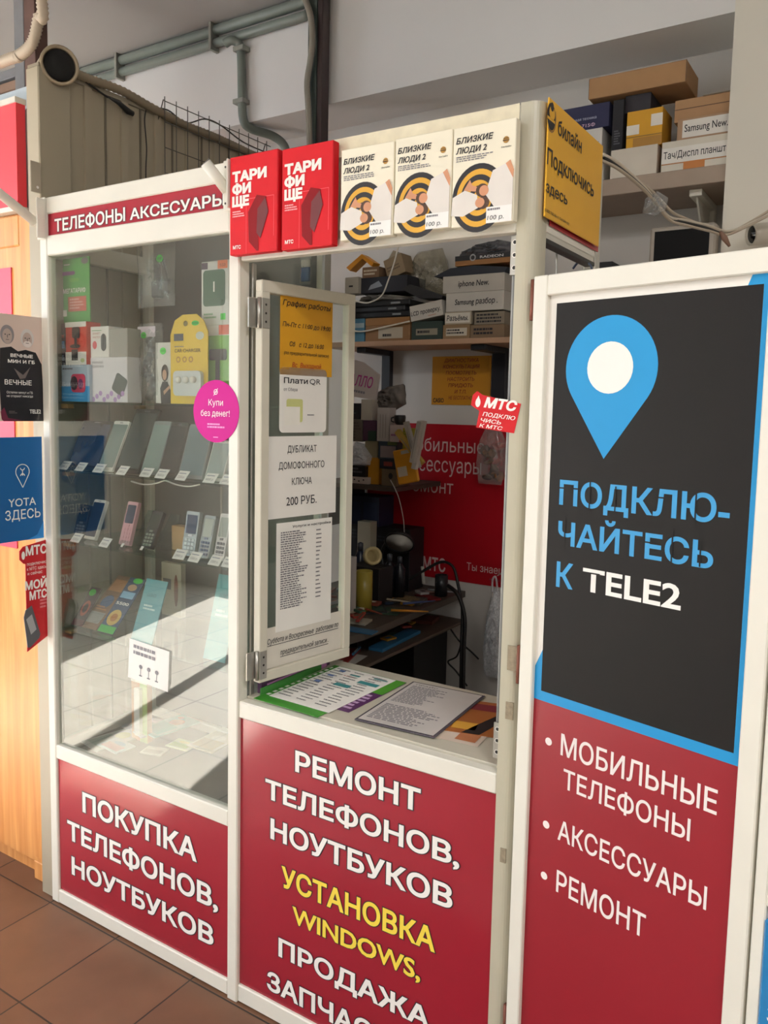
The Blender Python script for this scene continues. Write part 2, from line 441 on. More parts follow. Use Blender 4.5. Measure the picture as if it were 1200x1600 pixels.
for y0, y1, z0, z1 in ((-2.2, -.3, .8, .86), (-2.2, -.3, 2.84, 2.9), (-2.2, -2.14, .86, 2.84), (-.36, -.3, .86, 2.84), (-1.28, -1.22, .86, 2.84)): b.box((X0-.08, y0, z0), (X0-.02, y1, z1), FRW, .004)
struct(b, 'window_1')
# concrete beam over the stall, and the wall pier at the right
zb = 2.775
b = MB(); b.box((X0, YB, zb), (X1, YW, CEIL), M('#e4e3e2', .85, noise=.04, scale=3, bump=.05)); struct(b, 'trim_1')
struct(MB().box((1.575, 1.28, 0), (2.75, YW, CEIL), M('#e2ddd0', .85, noise=.04, scale=3, bump=.04)), 'wall_pier')
# ribbed metal partition closing the left side
b = MB(); px0, px1, pz = -.076, -.035, 2.465
b.box((px0, .015, 0), (px1, 1.16, pz), BEIGE)
b.box((px0-.004, .01, 0), (px1+.012, .115, pz+.004), BEIGE, .003)
y = .115
while y < 1.1:
    F = Fr((px1, y, 0), (0, 1, 0), (0, 0, 1))
    b.prism(F, [(.052, 0), (.078, 0), (.078, pz), (.052, pz)], 0, .009, BEIGE)
    b.box((px1, y+.128, 0), (px1+.004, y+.134, pz), M('#6d6557', .6))
    y += .135
b.box((px0-.002, .015, pz), (px1+.008, 1.16, pz+.014), M('#958c7a', .5))
struct(b, 'wall_partition')
# housings made up for the added fill lights, unseen behind the viewer
for i, (nm, x, y, e) in enumerate(FILL_LIGHTS):
    t = MB().box((x-.63, y-.18, 3.15), (x+.63, y+.18, CEIL), M('#dedede', .4), .01)
    one(t, 'fill_housing', ('long white housing of the added fill light nearest the street door', 'long white housing of the added fill light in the middle of the row', 'long white housing of the added fill light nearest the right wall')[i], 'ceiling light', 'added fill light housings')

# ================================================================== LEFT DISPLAY CASE  (0..0.735 x 0..0.40)
CD_, CT, WZ = .40, 2.10, .505
case = thing('display_case', 'tall white glass display case full of phones and accessories at the left', 'display case', (.37, .2, 0))
def post(b, x0, x1, y0, y1, z0, z1): b.box((x0, y0, z0), (x1, y1, z1), WHITE, .003)
for x0, x1 in ((-.016, .017),):
    part(MB().box((x0, 0, .002), (x1, .03, CT), WHITE, .003), 'post', case)
    part(MB().box((x0, CD_-.03, .002), (x1, CD_, CT), WHITE, .003), 'post', case)
part(MB().box((.69, CD_-.03, .002), (.7155, CD_, CT), WHITE, .003), 'post', case)
for z0, z1 in ((.004, .046), (.462, WZ), (1.94, 1.995), (2.055, CT)):
    part(MB().box((.017, 0, z0), (.7155, .03, z1), WHITE, .003), 'rail', case)
    part(MB().box((-.016, .03, z0), (.01, CD_-.03, z1), WHITE, .003), 'rail', case)
for z0, z1 in ((.46, .505), (2.055, CT)): part(MB().box((.017, CD_-.03, z0), (.69, CD_, z1), WHITE, .003), 'rail', case)
F = front(.008)
b = MB(); b.box((.017, .008, .046), (.7155, .014, .462), REDV)
O = dict(out=INK, bold=.038, outw=.045, h=.0012)
b.tpx(F, 'ПОКУПКА', (129.5, 1265.5), (308, 1347.8), (132, 1237.5), WINK, **O)
b.tpx(F, 'ТЕЛЕФОНОВ,', (106, 1309), (341, 1422), (103, 1280), WINK, **O)
b.tpx(F, 'НОУТБУКОВ', (112.7, 1363.5), (334, 1479), (112, 1337), WINK, **O)
part(b, 'sign_panel', case, 'red panel with white outlined lettering')
b = MB(); b.box((.017, .006, 1.995), (.7155, .012, 2.055), REDV)
F = front(.006); hz = dict(out=INK, bold=.03, outw=.05, h=.0012)
b.tpx(F, 'ТЕЛЕФОНЫ', (86, 361.5), (196, 345.5), (83.5, 343), WINK, **hz)
b.tpx(F, 'АКСЕСУАРЫ', (203.5, 344), (352, 319.5), (204, 327), WINK, **hz)
part(b, 'header_sign', case, 'narrow red header with white lettering')
part(MB().box((.013, .012, WZ-.004), (.7155, .0165, 1.944), PANE), 'glass_pane', case)
part(MB().box((-.004, .03, WZ), (.0, CD_-.03, 1.944), GLASS), 'side_glass', case)
part(MB().box((.017, CD_-.012, .505), (.69, CD_-.006, 2.055), M('#6f6c67', .6, noise=.05)), 'back_panel', case)
part(MB().box((.012, .03, .470), (.7155, CD_-.014, .480), M('#8d877c', .5)), 'base_board', case)
SH = (1.53, 1.331, 1.12, .855)
for z in SH: part(MB().box((.004, .035, z-.006), (.7, .35, z), SHELFGLASS, .0008), 'shelf', case)
for z in SH:
    for y in (.06, .33): part(MB().box((.0, y-.012, z-.02), (.03, y+.012, z-.0062), M('#b08a58', .6), .002), 'shelf_support', case)
# ================================================================== SERVICE BOOTH (0.735..1.49)
booth = thing('service_counter', 'white framed booth with open service hatch and red price board below', 'counter', (1.11, .2, 0))
part(MB().box((.716, -.004, .0), (.75, .034, CT), WHITE, .003), 'post', booth)
# rounded corner post at the right
b = MB(); R_ = .042; prof = [(1.448, 0.0), (1.448+.0, .045), (1.49, .045)] ; pts = [(1.448, .045), (1.448, 0)]
pts += [(1.464+.026*math.sin(a), .026-.026*math.cos(a)) for a in [math.radians(90*i/8) for i in range(9)]] + [(1.49, .045)]
FZ = Fr((0, 0, 0), (1, 0, 0), (0, 1, 0)); b.prism(FZ, pts, 0, CT+.002, M('#b9b4a0', .3, noise=.08, scale=9))
for z, w, hh in ((1.02, .02, .05), (.92, .016, .035), (.62, .012, .03)):     # knocked paint
    b.box((1.462, -.0012, z), (1.462+w, .002, z+hh), M('#8f826d', .8, noise=.4, scale=120))
part(b, 'post', booth, 'rounded corner post with chipped paint')
for yy in (CD_-.03,):
    part(MB().box((1.462, yy-.03, 0), (1.49, yy, CT-.01), M('#b9b6ab', .4), .002), 'post', booth)
for z0, z1 in ((.004, .05), (.757, .8), (1.868, 1.895), (2.072, CT)): part(MB().box((.75, 0, z0), (1.448, .03, z1), WHITE, .003), 'rail', booth)
for z0, z1 in ((1.872, 1.895), (2.07, 2.09)): part(MB().box((1.466, .045, z0), (1.488, CD_-.06, z1), WHITE, .002), 'rail', booth)
part(MB().box((.716, CD_-.03, .77), (1.462, CD_, .79), WHITE, .003), 'rail', booth)
part(MB().box((.75, .032, .0), (.752, CD_-.03, .79), WHITE), 'side_panel', booth)
part(MB().box((.75, .03, .79), (1.462, CD_-.002, .805), M('#c4beae', .4, noise=.05), .002), 'counter_top', booth)
b = MB(); b.box((.75, .008, .05), (1.448, .014, .757), REDV); F = front(.008)
K = dict(out=INK, bold=.038, outw=.045, h=.0012); YEL = M('#f0d54a', .5, noise=.02)
b.tpx(F, 'РЕМОНТ', (461.6, 1205), (657, 1267), (462.7, 1174.4), WINK, **K)
b.tpx(F, 'ТЕЛЕФОНОВ,', (415, 1248), (718, 1351), (413, 1219), WINK, **K)
b.tpx(F, 'НОУТБУКОВ', (423, 1312.4), (707, 1416), (421, 1281.7), WINK, **K)
b.tpx(F, 'УСТАНОВКА', (440, 1386), (680, 1485), (438.6, 1354.5), YEL, **K)
b.tpx(F, 'WINDOWS,', (457, 1443), (657, 1529), (455, 1416), YEL, **K)
b.tpx(F, 'ПРОДАЖА', (435.5, 1497.5), (672, 1603), (434, 1469.5), WINK, **K)
q = F.uv(417.5, 1540); q2 = F.uv(417, 1512)
b.text(F, 'ЗАПЧАСТЕЙ', q[0], q[1]-.006, q2[1]-q[1], WINK, w=.47, **K)
part(b, 'sign_panel', booth, 'red panel with white and yellow lettering')
part(MB().box((.75, .012, 1.895), (1.448, .02, 2.072), M('#e6e0cf', .6, noise=.06, scale=20)), 'header_board', booth)
part(MB().box((1.02, -.0012, 2.062), (1.446, -.0002, 2.1012), M('#e9dfc4', .8, noise=.18, scale=30)), 'tape_strip', booth, 'strip of masking tape')
part(MB().lathe((1.437, -.0012, 2.06), (0, -1, 0), [(.004, 0), (.003, .002)], BLACK, 10), 'screw', booth)
# glazed partition between case and booth
part(MB().box((.728, .034, .805), (.732, CD_-.03, 2.06), GLASS), 'partition_glass', booth)
part(MB().box((.733, .34, .806), (.743, .368, 2.07), STEEL, .001), 'partition_frame', booth); part(MB().box((.751, .036, .806), (.757, .05, 1.868), STEEL, .001), 'partition_frame', booth)
# channel and latch plates on the right reveal
b = MB(); b.box((1.432, .022, .83), (1.447, .028, 1.845), M('#9c9d9c', .35, .7), .001); b.box((1.437, .018, .86), (1.441, .022, 1.80), M('#6f706f', .4, .6)); part(b, 'hatch_channel', booth)
for z in (1.79, .825):
    b = MB(); b.box((1.43, .016, z), (1.4475, .02, z+.075), STEEL, .001); F = front(.016)
    for k in range(3): b.disc(F, 1.439, z+.014+.024*k, .0036, .0036, BLACK); b.ring(F, 1.439, z+.014+.024*k, .0036, .0052, M('#e8e6e0', .3))
    part(b, 'latch_plate', booth)
# side board over the right flank
part(MB().box((1.472, .046, 1.86), (1.486, CD_-.062, 2.085), M('#cfcabd', .5)), 'side_board', booth)
part(MB().box((1.468, .046, 1.853), (1.489, CD_-.062, 1.861), BLACK), 'board_edging', booth)
# ---- open hatch leaf, hinged on the left post
HA = math.atan2(.30, .05); hd = V((math.cos(HA), math.sin(HA), 0)); HF = Fr((.786, .024, .848), hd, (0, 0, 1)); HW, HH = .318, .978
hatch = thing('hatch_window', 'narrow white framed glass hatch swung open into the booth with notices taped on', 'hatch', HF.o)
b = MB(); fw = .026; ALU = M('#d5d0c0', .35, noise=.05)
for a in ((0, 0, HW, fw), (0, HH-fw*1.1, HW, HH), (0, fw, fw, HH-fw), (HW-fw, fw, HW, HH-fw)): b.box((a[0], a[1], -.012), (a[2], a[3], .012), ALU, .002, HF)
part(b, 'frame', hatch)
part(MB().box((fw-.004, fw-.004, -.002), (HW-fw+.004, HH-fw+.004, .002), GLASS, 0, HF), 'pane', hatch)
for z in (.045, .90):
    b = MB(); b.box((-.03, z-.035, -.003), (-.002, z+.035, .001), STEEL, .001, HF); b.box((-.001, z-.035, .0121), (.022, z+.035, .0145), STEEL, .001, HF)
    b.cyl(HF.p(-.004, z-.036, .008), HF.p(-.004, z+.036, .008), .005, STEEL, 10)
    for k in (-.02, 0, .02): b.disc(HF, .011, z+k, .003, .003, BLACK, .0148, 8)
    part(b, 'hinge', hatch)
# ================================================================== OPEN DOOR AT THE RIGHT
DA = math.radians(14.365); DF = Fr((1.4955, -.012, 0), (math.cos(DA), -math.sin(DA), 0), (0, 0, 1))
door = thing('side_door', 'white framed door carrying a black and red sign, standing ajar at the right', 'door', DF.o)
DT, DW_ = 1.779, .459
b = MB(); 
b.box((0, .02, -.022), (.031, DT, .006), WHITE, .002, DF); b.box((.427, .02, -.022), (DW_, DT, .006), WHITE, .002, DF)
b.box((.031, 1.742, -.022), (.427, DT, .006), WHITE, .002, DF); b.box((.031, .02, -.022), (.427, .07, .006), WHITE, .002, DF)
part(b, 'frame', door)
b = MB(); b.box((.031, .981, -.012), (.427, 1.742, -.004), M('#e9e4dc', .5, noise=.03), 0, DF)
G = DF.sub(0, 0, -.004); BLK = M('#141110', .6, noise=.08, scale=40, spec=.25); CY = M('#1389c4', .5, noise=.03, spec=.3)
b.rect(G, .047, 1.0, .416, 1.727, BLK)
b.poly(G, [(.031, .981), (.427, .981), (.427, 1.742), (.398, 1.742), (.392, 1.727), (.416, 1.727), (.416, 1.0), (.047, 1.0), (.047, 1.08), (.031, 1.045)], CY, .0005)
c = G.uv(955, 573); tp = G.uv(943.5, 717); rr = (G.uv(1029, 564)[0]-G.uv(885, 571.5)[0])/2; cx = (G.uv(1029, 564)[0]+G.uv(885, 571.5)[0])/2; cy = (G.uv(965, 491.7)[1]-rr)
dd = cy-tp[1]; al = math.asin(min(1, rr/dd)); a0 = -al; a1 = math.pi+al
b.poly(G, [(cx+rr*math.cos(a0+(a1-a0)*i/40), cy+rr*math.sin(a0+(a1-a0)*i/40)) for i in range(41)] + [(tp[0], tp[1])], CY, .0009)
b.disc(G, cx, cy, rr*.5, rr*.5, WINK, .0014, 32)
D = dict(bold=.03); CT_ = M('#3590c6', .5, noise=.02, spec=.3)
b.tpx(G, 'ПОДКЛЮ-', (873.8, 790.3), (1140, 815), (873.8, 753.5), CT_, **D)
b.tpx(G, 'ЧАЙТЕСЬ', (871.7, 850), (1114, 888), (871.7, 815), CT_, **D)
b.tpx(G, 'К', (869, 915.6), (895, 920), (869, 878), CT_, **D)
b.tpx(G, 'TELE2', (910, 921), (1063.6, 953), (909, 885), WINK, **D)
def cut(x, y0, y1, w=.0026):                       # stencil gaps in the letters
    p, q = G.uv(x, y0), G.uv(x, y1); b.rect(G, p[0]-w/2, q[1], p[0]+w/2, p[1], BLK, .0016)
for x, y0, y1 in ((923, 753, 799), (1089, 768, 820), (1052, 829, 882), (963, 760, 800), (1096, 845, 886), (884, 810, 858)): cut(x, y0, y1)
def hcut(x0, x1, y0, y1, w=.0026):
    p, q = G.uv(x0, y0), G.uv(x1, y1); b.faces([G.p(p[0], p[1]-w/2, .0016), G.p(q[0], q[1]-w/2, .0016), G.p(q[0], q[1]+w/2, .0016), G.p(p[0], p[1]+w/2, .0016)], [(0, 1, 2, 3)], BLK)
for a in ((874, 905, 762, 764), (988, 1032, 815, 820), (1027, 1050, 777, 779), (909, 938, 893, 898), (1005, 1030, 846, 850)): hcut(*a)
part(b, 'upper_board', door, 'black board with a blue map pin and stencil lettering')
b = MB(); b.box((.031, .07, -.012), (.427, .981, -.004), M('#8f1b28', .4, noise=.05, scale=4, spec=.3), 0, DF)
WR = M('#f0e6e2', .5, noise=.02)
for q in ((857.4, 1158.5), (853.6, 1288.3), (850.3, 1368)):
    u, v = G.uv(*q); b.disc(G, u, v, .0075, .0075, WR)
R2 = dict(bold=.016)
b.tpx(G, 'МОБИЛЬНЫЕ', (876, 1180.5), (1120, 1271), (877, 1147.7), WR, **R2)
b.tpx(G, 'ТЕЛЕФОНЫ', (880, 1231), (1077.7, 1314), (876, 1199), WR, **R2)
b.tpx(G, 'АКСЕССУАРЫ', (871.4, 1312), (1103.5, 1420), (872, 1281), WR, **R2)
b.tpx(G, 'РЕМОНТ', (869, 1394), (1008, 1464), (870.5, 1361), WR, **R2)
part(b, 'lower_board', door, 'red board with white bullet list')
b = MB()
for z in (1.70, 1.0, .25): b.cyl(DF.p(-.007, z, -.004), DF.p(-.007, z+.075, -.004), .0055, M('#7c4a3c', .6, .4), 12); b.box((-.012, z, -.009), (.0, z+.075, -.006), M('#7c4a3c', .6, .4), 0, DF)
part(b, 'hinge', door, 'rusty brown hinge')
# neighbouring stall beyond the door
nb = thing('blue_sign_stall', 'white post with a glossy blue board at the right edge of the picture', 'stall front', DF.p(.6, 0, 0))
b = MB(); b.box((.4635, 0, -.03), (.483, 2.05, .004), WHITE, .002, DF); b.box((.78, 0, -.03), (.8, 2.05, .004), WHITE, .002, DF); b.box((.483, .78, -.026), (.78, .80, .004), WHITE, .002, DF); part(b, 'frame', nb)
b = MB(); b.box((.4832, .03, -.02), (.779, .761, .008), M('#1878b4', .2, noise=.06, scale=20), .003, DF); H2 = DF.sub(0, 0, .008)
b.text(H2, 'ЗДЕСЬ', .497, .602, .026, WR, bold=.01); part(b, 'sign_board', nb, 'blue board with white lettering')
part(MB().box((.483, .80, -.02), (.78, 2.05, -.014), M('#3a4744', .2), 0, DF), 'dark_board', nb)

# ================================================================== NEIGHBOUR ON THE LEFT, STEEL, PIPES
OAK = wood_mat('orange_oak_veneer', '#c8803f', '#e3a463', 2.2, .35)
w = thing('wooden_cabinet', 'orange oak cabinet of the next stall, left of the display case, with a pink poster', 'cabinet', (-.55, .25, 0))
b = MB(); b.box((-1.1, .04, .06), (-.108, .07, 2.085), OAK, .003); b.box((-1.1, .07, .0), (-.108, .45, 2.085), OAK); b.box((-.165, .04, 0), (-.108, .07, .062), OAK, .003); part(b, 'body', w)
b = MB(); b.box((-.165, .034, .08), (-.108, .041, 2.08), OAK, .004); b.box((-1.05, .034, 1.99), (-.166, .041, 2.08), OAK, .004); part(b, 'door_frame', w)
b = MB(); b.box((-1.0, .036, 1.07), (-.212, .0395, 1.93), M('#e8455f', .4, noise=.04)); part(b, 'poster', w, 'pink poster')
one(MB().box((-1.3, .02, 2.098), (-.145, .05, 2.40), M('#e63f4c', .4, noise=.03)).box((-1.3, .016, 2.392), (-.142, .052, 2.408), WHITE).box((-1.3, .016, 2.086), (-.142, .052, 2.1), WHITE),
    'red_sign_board', 'plain red sign board with white edging above the oak cabinet', 'sign')
one(MB().box((-1.3, .10, 2.41), (-.14, .105, 2.475), M('#cfe0ea', .3)).box((-.19, .095, 2.41), (-.18, .108, 2.475), FRW), 'transom_light', 'pale blue window strip above the red sign at the left edge', 'window')
RUST = M('#5a4038', .7, 0, noise=.3, scale=20); GRST = M('#77777a', .6, .4, noise=.2)
PY = .52; pa, pb, pc = at(21, 20, PY).x, at(36, 20, PY).x, at(53, 20, PY).x
b = MB(); b.box((pa, PY, 0), (pb, PY+.06, CEIL), GRST, .002); b.box((pb, PY+.002, 0), (pc, PY+.058, CEIL), RUST, .002); one(b, 'steel_post', 'dark rusty steel post rising to the ceiling at the left', 'post')
zb1, zb2 = at(10, 106, PY).z, at(10, 121, PY).z
one(MB().box((-2.6, PY+.01, zb2), (pa-.0005, PY+.05, zb1), GRST, .003), 'steel_beam', 'grey steel cross beam meeting the rusty post at the far left', 'beam')
one(MB().box((-2.6, PY+.01, zb2-.045), (pa-.0005, PY+.045, zb2-.012), M('#7c6250', .7), .002), 'wooden_batten', 'brown batten under the grey steel cross beam at the far left', 'batten')
HOSE = M('#b9aa96', .5, noise=.1)
def hose(pts, r, m=HOSE, rib=.010):
    P = path(pts, 14); Q = []; L = 0
    out = [P[0]]
    for a, c in zip(P, P[1:]):
        n = max(1, int((c-a).length/(rib/2)))
        out += [a+(c-a)*(k+1)/n for k in range(n)]
    return MB().tube(out, r, m, 10, rr=[r*(1.04 if i % 2 else .84) for i in range(len(out))])
one(hose([(-1.0, -.03, 2.47), at(0, 98, -.03), at(28, 88, -.03), at(50, 68, -.03), at(60, 30, -.03), at(64, -10, -.03), (-.07, -.03, CEIL)], .0155), 'corrugated_conduit', 'pale corrugated conduit bending up to the ceiling in front of the rusty post', 'conduit')
# round duct opening on top of the partition
dc = atx(91, 104, -.02); dax = V((.9, -.42, -.12)).normalized()
du = thing('duct_opening', 'round beige duct collar with a black mouth on top of the ribbed partition', 'duct', dc)
b = MB(); b.lathe(dc-dax*.09, dax, [(.0, 0), (.048, 0), (.05, .095), (.053, .1), (.053, .112), (.046, .114), (.043, .10), (.042, .06), (0, .055)], M('#a3937a', .6, noise=.15), 28); clr = part(b, 'collar', du)
b = MB(); b.lathe(dc+dax*.016, dax, [(0, 0), (.0415, 0), (.0415, .004), (0, .004)], M('#0b0a0a', .8), 24); part(b, 'mouth', clr, 'black mouth')
GP = M('#7c8079', .5, noise=.08)
# hose along the partition top
pt = [atx(112, 112, -.02)]; pt += [atx(*q, -.02) for q in ((140, 124), (190, 142), (240, 170), (290, 196))]; pt += [atx(330, 212, -.02), atx(385, 237, -.02), atx(440, 266, -.02), (-.02, 1.25, 2.44)]
one(hose(pt, .014, M('#8d7f6b', .6)), 'corrugated_hose', 'brown corrugated hose running along the top of the partition', 'hose')
# wire grid hung on the partition
wg = MB(); GRID = M('#5d5a55', .4, .5)
gx = .004
for i in range(11):
    y = .45+.05*i; wg.cyl((gx, y, 2.02), (gx, y, 2.52-.0*i), .0016, GRID, 6)
for z in (2.505, 2.44, 2.36, 2.28, 2.20, 2.12): wg.cyl((gx+.002, .45, z), (gx+.002, .97, z), .0016, GRID, 6)
for y in (.45, .95): wg.tube([(gx, y, 2.505), (gx-.006, y, 2.512), (-.033, y, 2.44)], .0016, GRID, 6)
one(wg, 'wire_grid', 'thin metal wire grid panel hanging on the ribbed partition', 'grid')
# black adaptor and thin cables on the partition
one(MB().tube([atx(170, 152, -.015), atx(186, 161, -.012), atx(200, 174, -.008), atx(208, 178, -.006)], .008, BLACK, 8, rr=[.003, .007, .010, .008]), 'cable_plug', 'black cable plug lying on the partition under the hose', 'plug')
one(MB().tube(path([atx(112, 112, -.03), atx(140, 132, -.02), atx(165, 150, -.018), atx(170, 152, -.015)]), .003, BLACK, 6), 'black_cable', 'black cable from the duct collar to the plug', 'cable')
one(MB().tube(path([atx(228, 172, -.02), atx(226, 190, -.02), atx(229, 230, -.02), atx(228, 262, -.02), atx(228, 300, -.02)]), .0022, BLACK, 6), 'black_cable', 'thin black cable hanging straight down beside the wire grid', 'cable')
one(MB().tube(path([atx(232, 168, -.02), atx(262, 172, -.02), atx(290, 192, -.02), atx(320, 186, -.02), atx(345, 196, -.02), atx(380, 222, -.02), atx(420, 240, -.03)]), .0025, M('#3b3733', .6), 6), 'black_cable', 'dark cable looping over the top of the wire grid', 'cable')
# switch plate on the partition end
b = MB(); sp = Fr(atx(46, 250, px1+.0125), (0, 1, 0), (0, 0, 1)); b.box((0, -.085, 0), (.034, 0, .004), M('#b0a592', .5), .002, sp); b.disc(sp, .021, -.07, .004, .004, WINK, .0046, 12)
one(b, 'switch_plate', 'narrow beige cover plate on the end of the partition', 'switch plate')
# conduits on the beam
PIPE = M('#6f7771', .45, noise=.08)
t = thing('conduit_run', 'three green-grey conduits clipped along the top of the white beam', 'conduit', (-.3, YB, 3.1))
zt = at(310, 62, YB-.03).z; pp0 = at(497, 120, 1.28).x
for i in range(3):
    z = zt+.075-.055*i
    part(MB().tube([(-1.6, YB-.024, z-.0), (pp0-.095, YB-.024, z+.0), (pp0-.075, YB-.026, z+.005)], .024-.002*i, PIPE, 12), 'conduit', t)
for x in (-1.25, -.62, .0): part(MB().box((x-.008, YB-.055, zt-.07), (x+.008, YB-.0005, zt+.11), M('#8b8d86', .5, .3), .002), 'clip', t)
xd = at(378, 120, YB-.02)
t = thing('drop_conduit', 'grey conduit bending down from the beam and back under it', 'conduit', at(378, 120, YB-.02))
part(MB().tube(path([at(352, 68, YB-.05), at(362, 63, YB-.045), at(374, 70, YB-.024), at(377, 90, YB-.024), at(378, 140, YB-.024), at(380, 186, YB-.024), at(392, 201, YB+.02), at(425, 212, YB+.12), at(443, 226, YB+.16), at(447, 245, YB+.17), at(447, 300, YB+.17)]), .019, PIPE, 12), 'pipe', t)
for z in (at(378, 78, YB-.02).z, at(378, 160, YB-.02).z): part(MB().box((xd.x-.03, YB-.048, z-.01), (xd.x+.03, YB-.0005, z+.01), M('#8b8d86', .5, .3), .002), 'clip', t)
pp = at(497, 120, 1.28); b = MB(); b.box((pp.x-.038, 1.26, 0), (pp.x+.006, 1.32, CEIL), M('#3f4a46', .4, noise=.15)); b.box((pp.x+.006, 1.265, 0), (pp.x+.03, 1.315, CEIL), M('#3a2c2c', .5), .002)
one(b, 'steel_pole', 'dark green steel pole standing in front of the white beam', 'pole')
one(MB().tube(path([(pp.x-.07, 1.24, CEIL-.002), at(484, 20, 1.24), at(488, 60, 1.235), at(485, 95, 1.24), at(480, 130, 1.24), at(482, 170, 1.24), at(484, 230, 1.24), at(484, 300, 1.24)]), .013, M('#8a857b', .5), 10), 'grey_cable', 'thick grey cable running down beside the steel pole', 'cable')
# shutter brackets on the case header
for i, (P0, lab) in enumerate((((0, 0, 2.05), 'white folding arm and bracket at the top left corner of the display case'), ((.722, -.004, 2.05), 'white stub bracket at the top right corner of the display case'))):
    t = thing('awning_arm', lab, 'bracket', P0); q = V(P0)
    plt = part(MB().box((q.x-.02, q.y-.005, 1.985), (q.x+.018, q.y-.0008, 2.10), WHITE, .002).box((q.x+.013, q.y-.03, 1.985), (q.x+.018, q.y-.004, 2.095), WHITE, .002), 'plate', t)
    b = MB(); 
    if i == 0: b.cyl((q.x-.004, -.02, 2.03), (q.x-.03, -.34, 2.21), .013, WHITE, 16)
    else: b.cyl((q.x-.004, -.012, 2.03), (q.x-.03, -.055, 2.085), .013, WHITE, 16); b.lathe((q.x-.03, -.055, 2.085), (-.35, -.55, .6), [(.0, 0), (.0125, 0), (.0125, .002), (0, .002)], M('#9a9896', .5), 14)
    part(b, 'arm', t)
    for dx, dz in ((-.012, .095), (.008, .092), (-.012, .012), (.008, .012)): part(MB().lathe((q.x+dx, q.y-.005, 1.99+dz), (0, -1, 0), [(.0028, 0), (.0022, .0012)], M('#56544f', .4, .6), 8), 'screw', plt)

# ================================================================== CARTONS ALONG THE BOOTH HEADER
REDB = M('#c20d1c', .55, noise=.04, spec=.25); REDD = M('#7d0c15', .6, noise=.04, spec=.2); REDM = M('#b5121f', .4)
for i, (quad, lab) in enumerate(((((354.6, 245), (432.5, 234.6), (435, 391), (363, 399)), 'left one of the two red tariff boxes with white letters on the header'),
                               (((440, 233), (520, 219), (520, 383), (440, 391)), 'right one of the two red tariff boxes, beside the cream boxes'))):
    F, w, h = pxbox(-.028, quad); F = F.sub(0, 0, 0)
    b = MB(); b.box((0, 0, -.022), (w, h, 0), REDB, .002, F)
    for r, (s, ww) in enumerate((('ТАРИ', .72), ('ФИ', .40), ('ЩЕ', .36))):
        b.text(F, s, w*.06, h*(.745-.125*r), h*.095, WINK, w=w*ww, bold=.08)
    b.prism(F, [(w*.42, h*.12), (w*.58, h*.02), (w*.62, h*.02), (w*.6, h*.42), (w*.78, h*.55), (w*.58, h*.58), (w*.4, h*.42)], .0005, .0009, REDD)
    b.prism(F, [(w*.58, h*.2), (w*.66, h*.14), (w*.82, h*.4), (w*.76, h*.54), (w*.6, h*.44)], .001, .0014, M('#5f0c14', .4))
    for a in ((.36, .0, .365, .55), (.36, .55, .93, .555), (.925, .15, .93, .55)): b.rect(F, w*a[0], h*a[1], w*a[2], h*a[3], M('#e8636c', .4), .0008)
    b.scribble(F, w*.07, h*.38, w*.33, h*.45, 3, M('#f0a9ad', .5))
    b.text(F, 'МТС', w*.08, h*.06, h*.035, WINK, w=w*.17, bold=.04)
    o = one(b, 'tariff_box', lab, 'box', 'red tariff boxes on the header')
CREAM = M('#f0e8d2', .55, noise=.03); OCH = M('#d6a02a', .5); SKIN = M('#c98e6b', .6); DH = M('#4a3428', .7); SHIRT = M('#e4ddd6', .7)
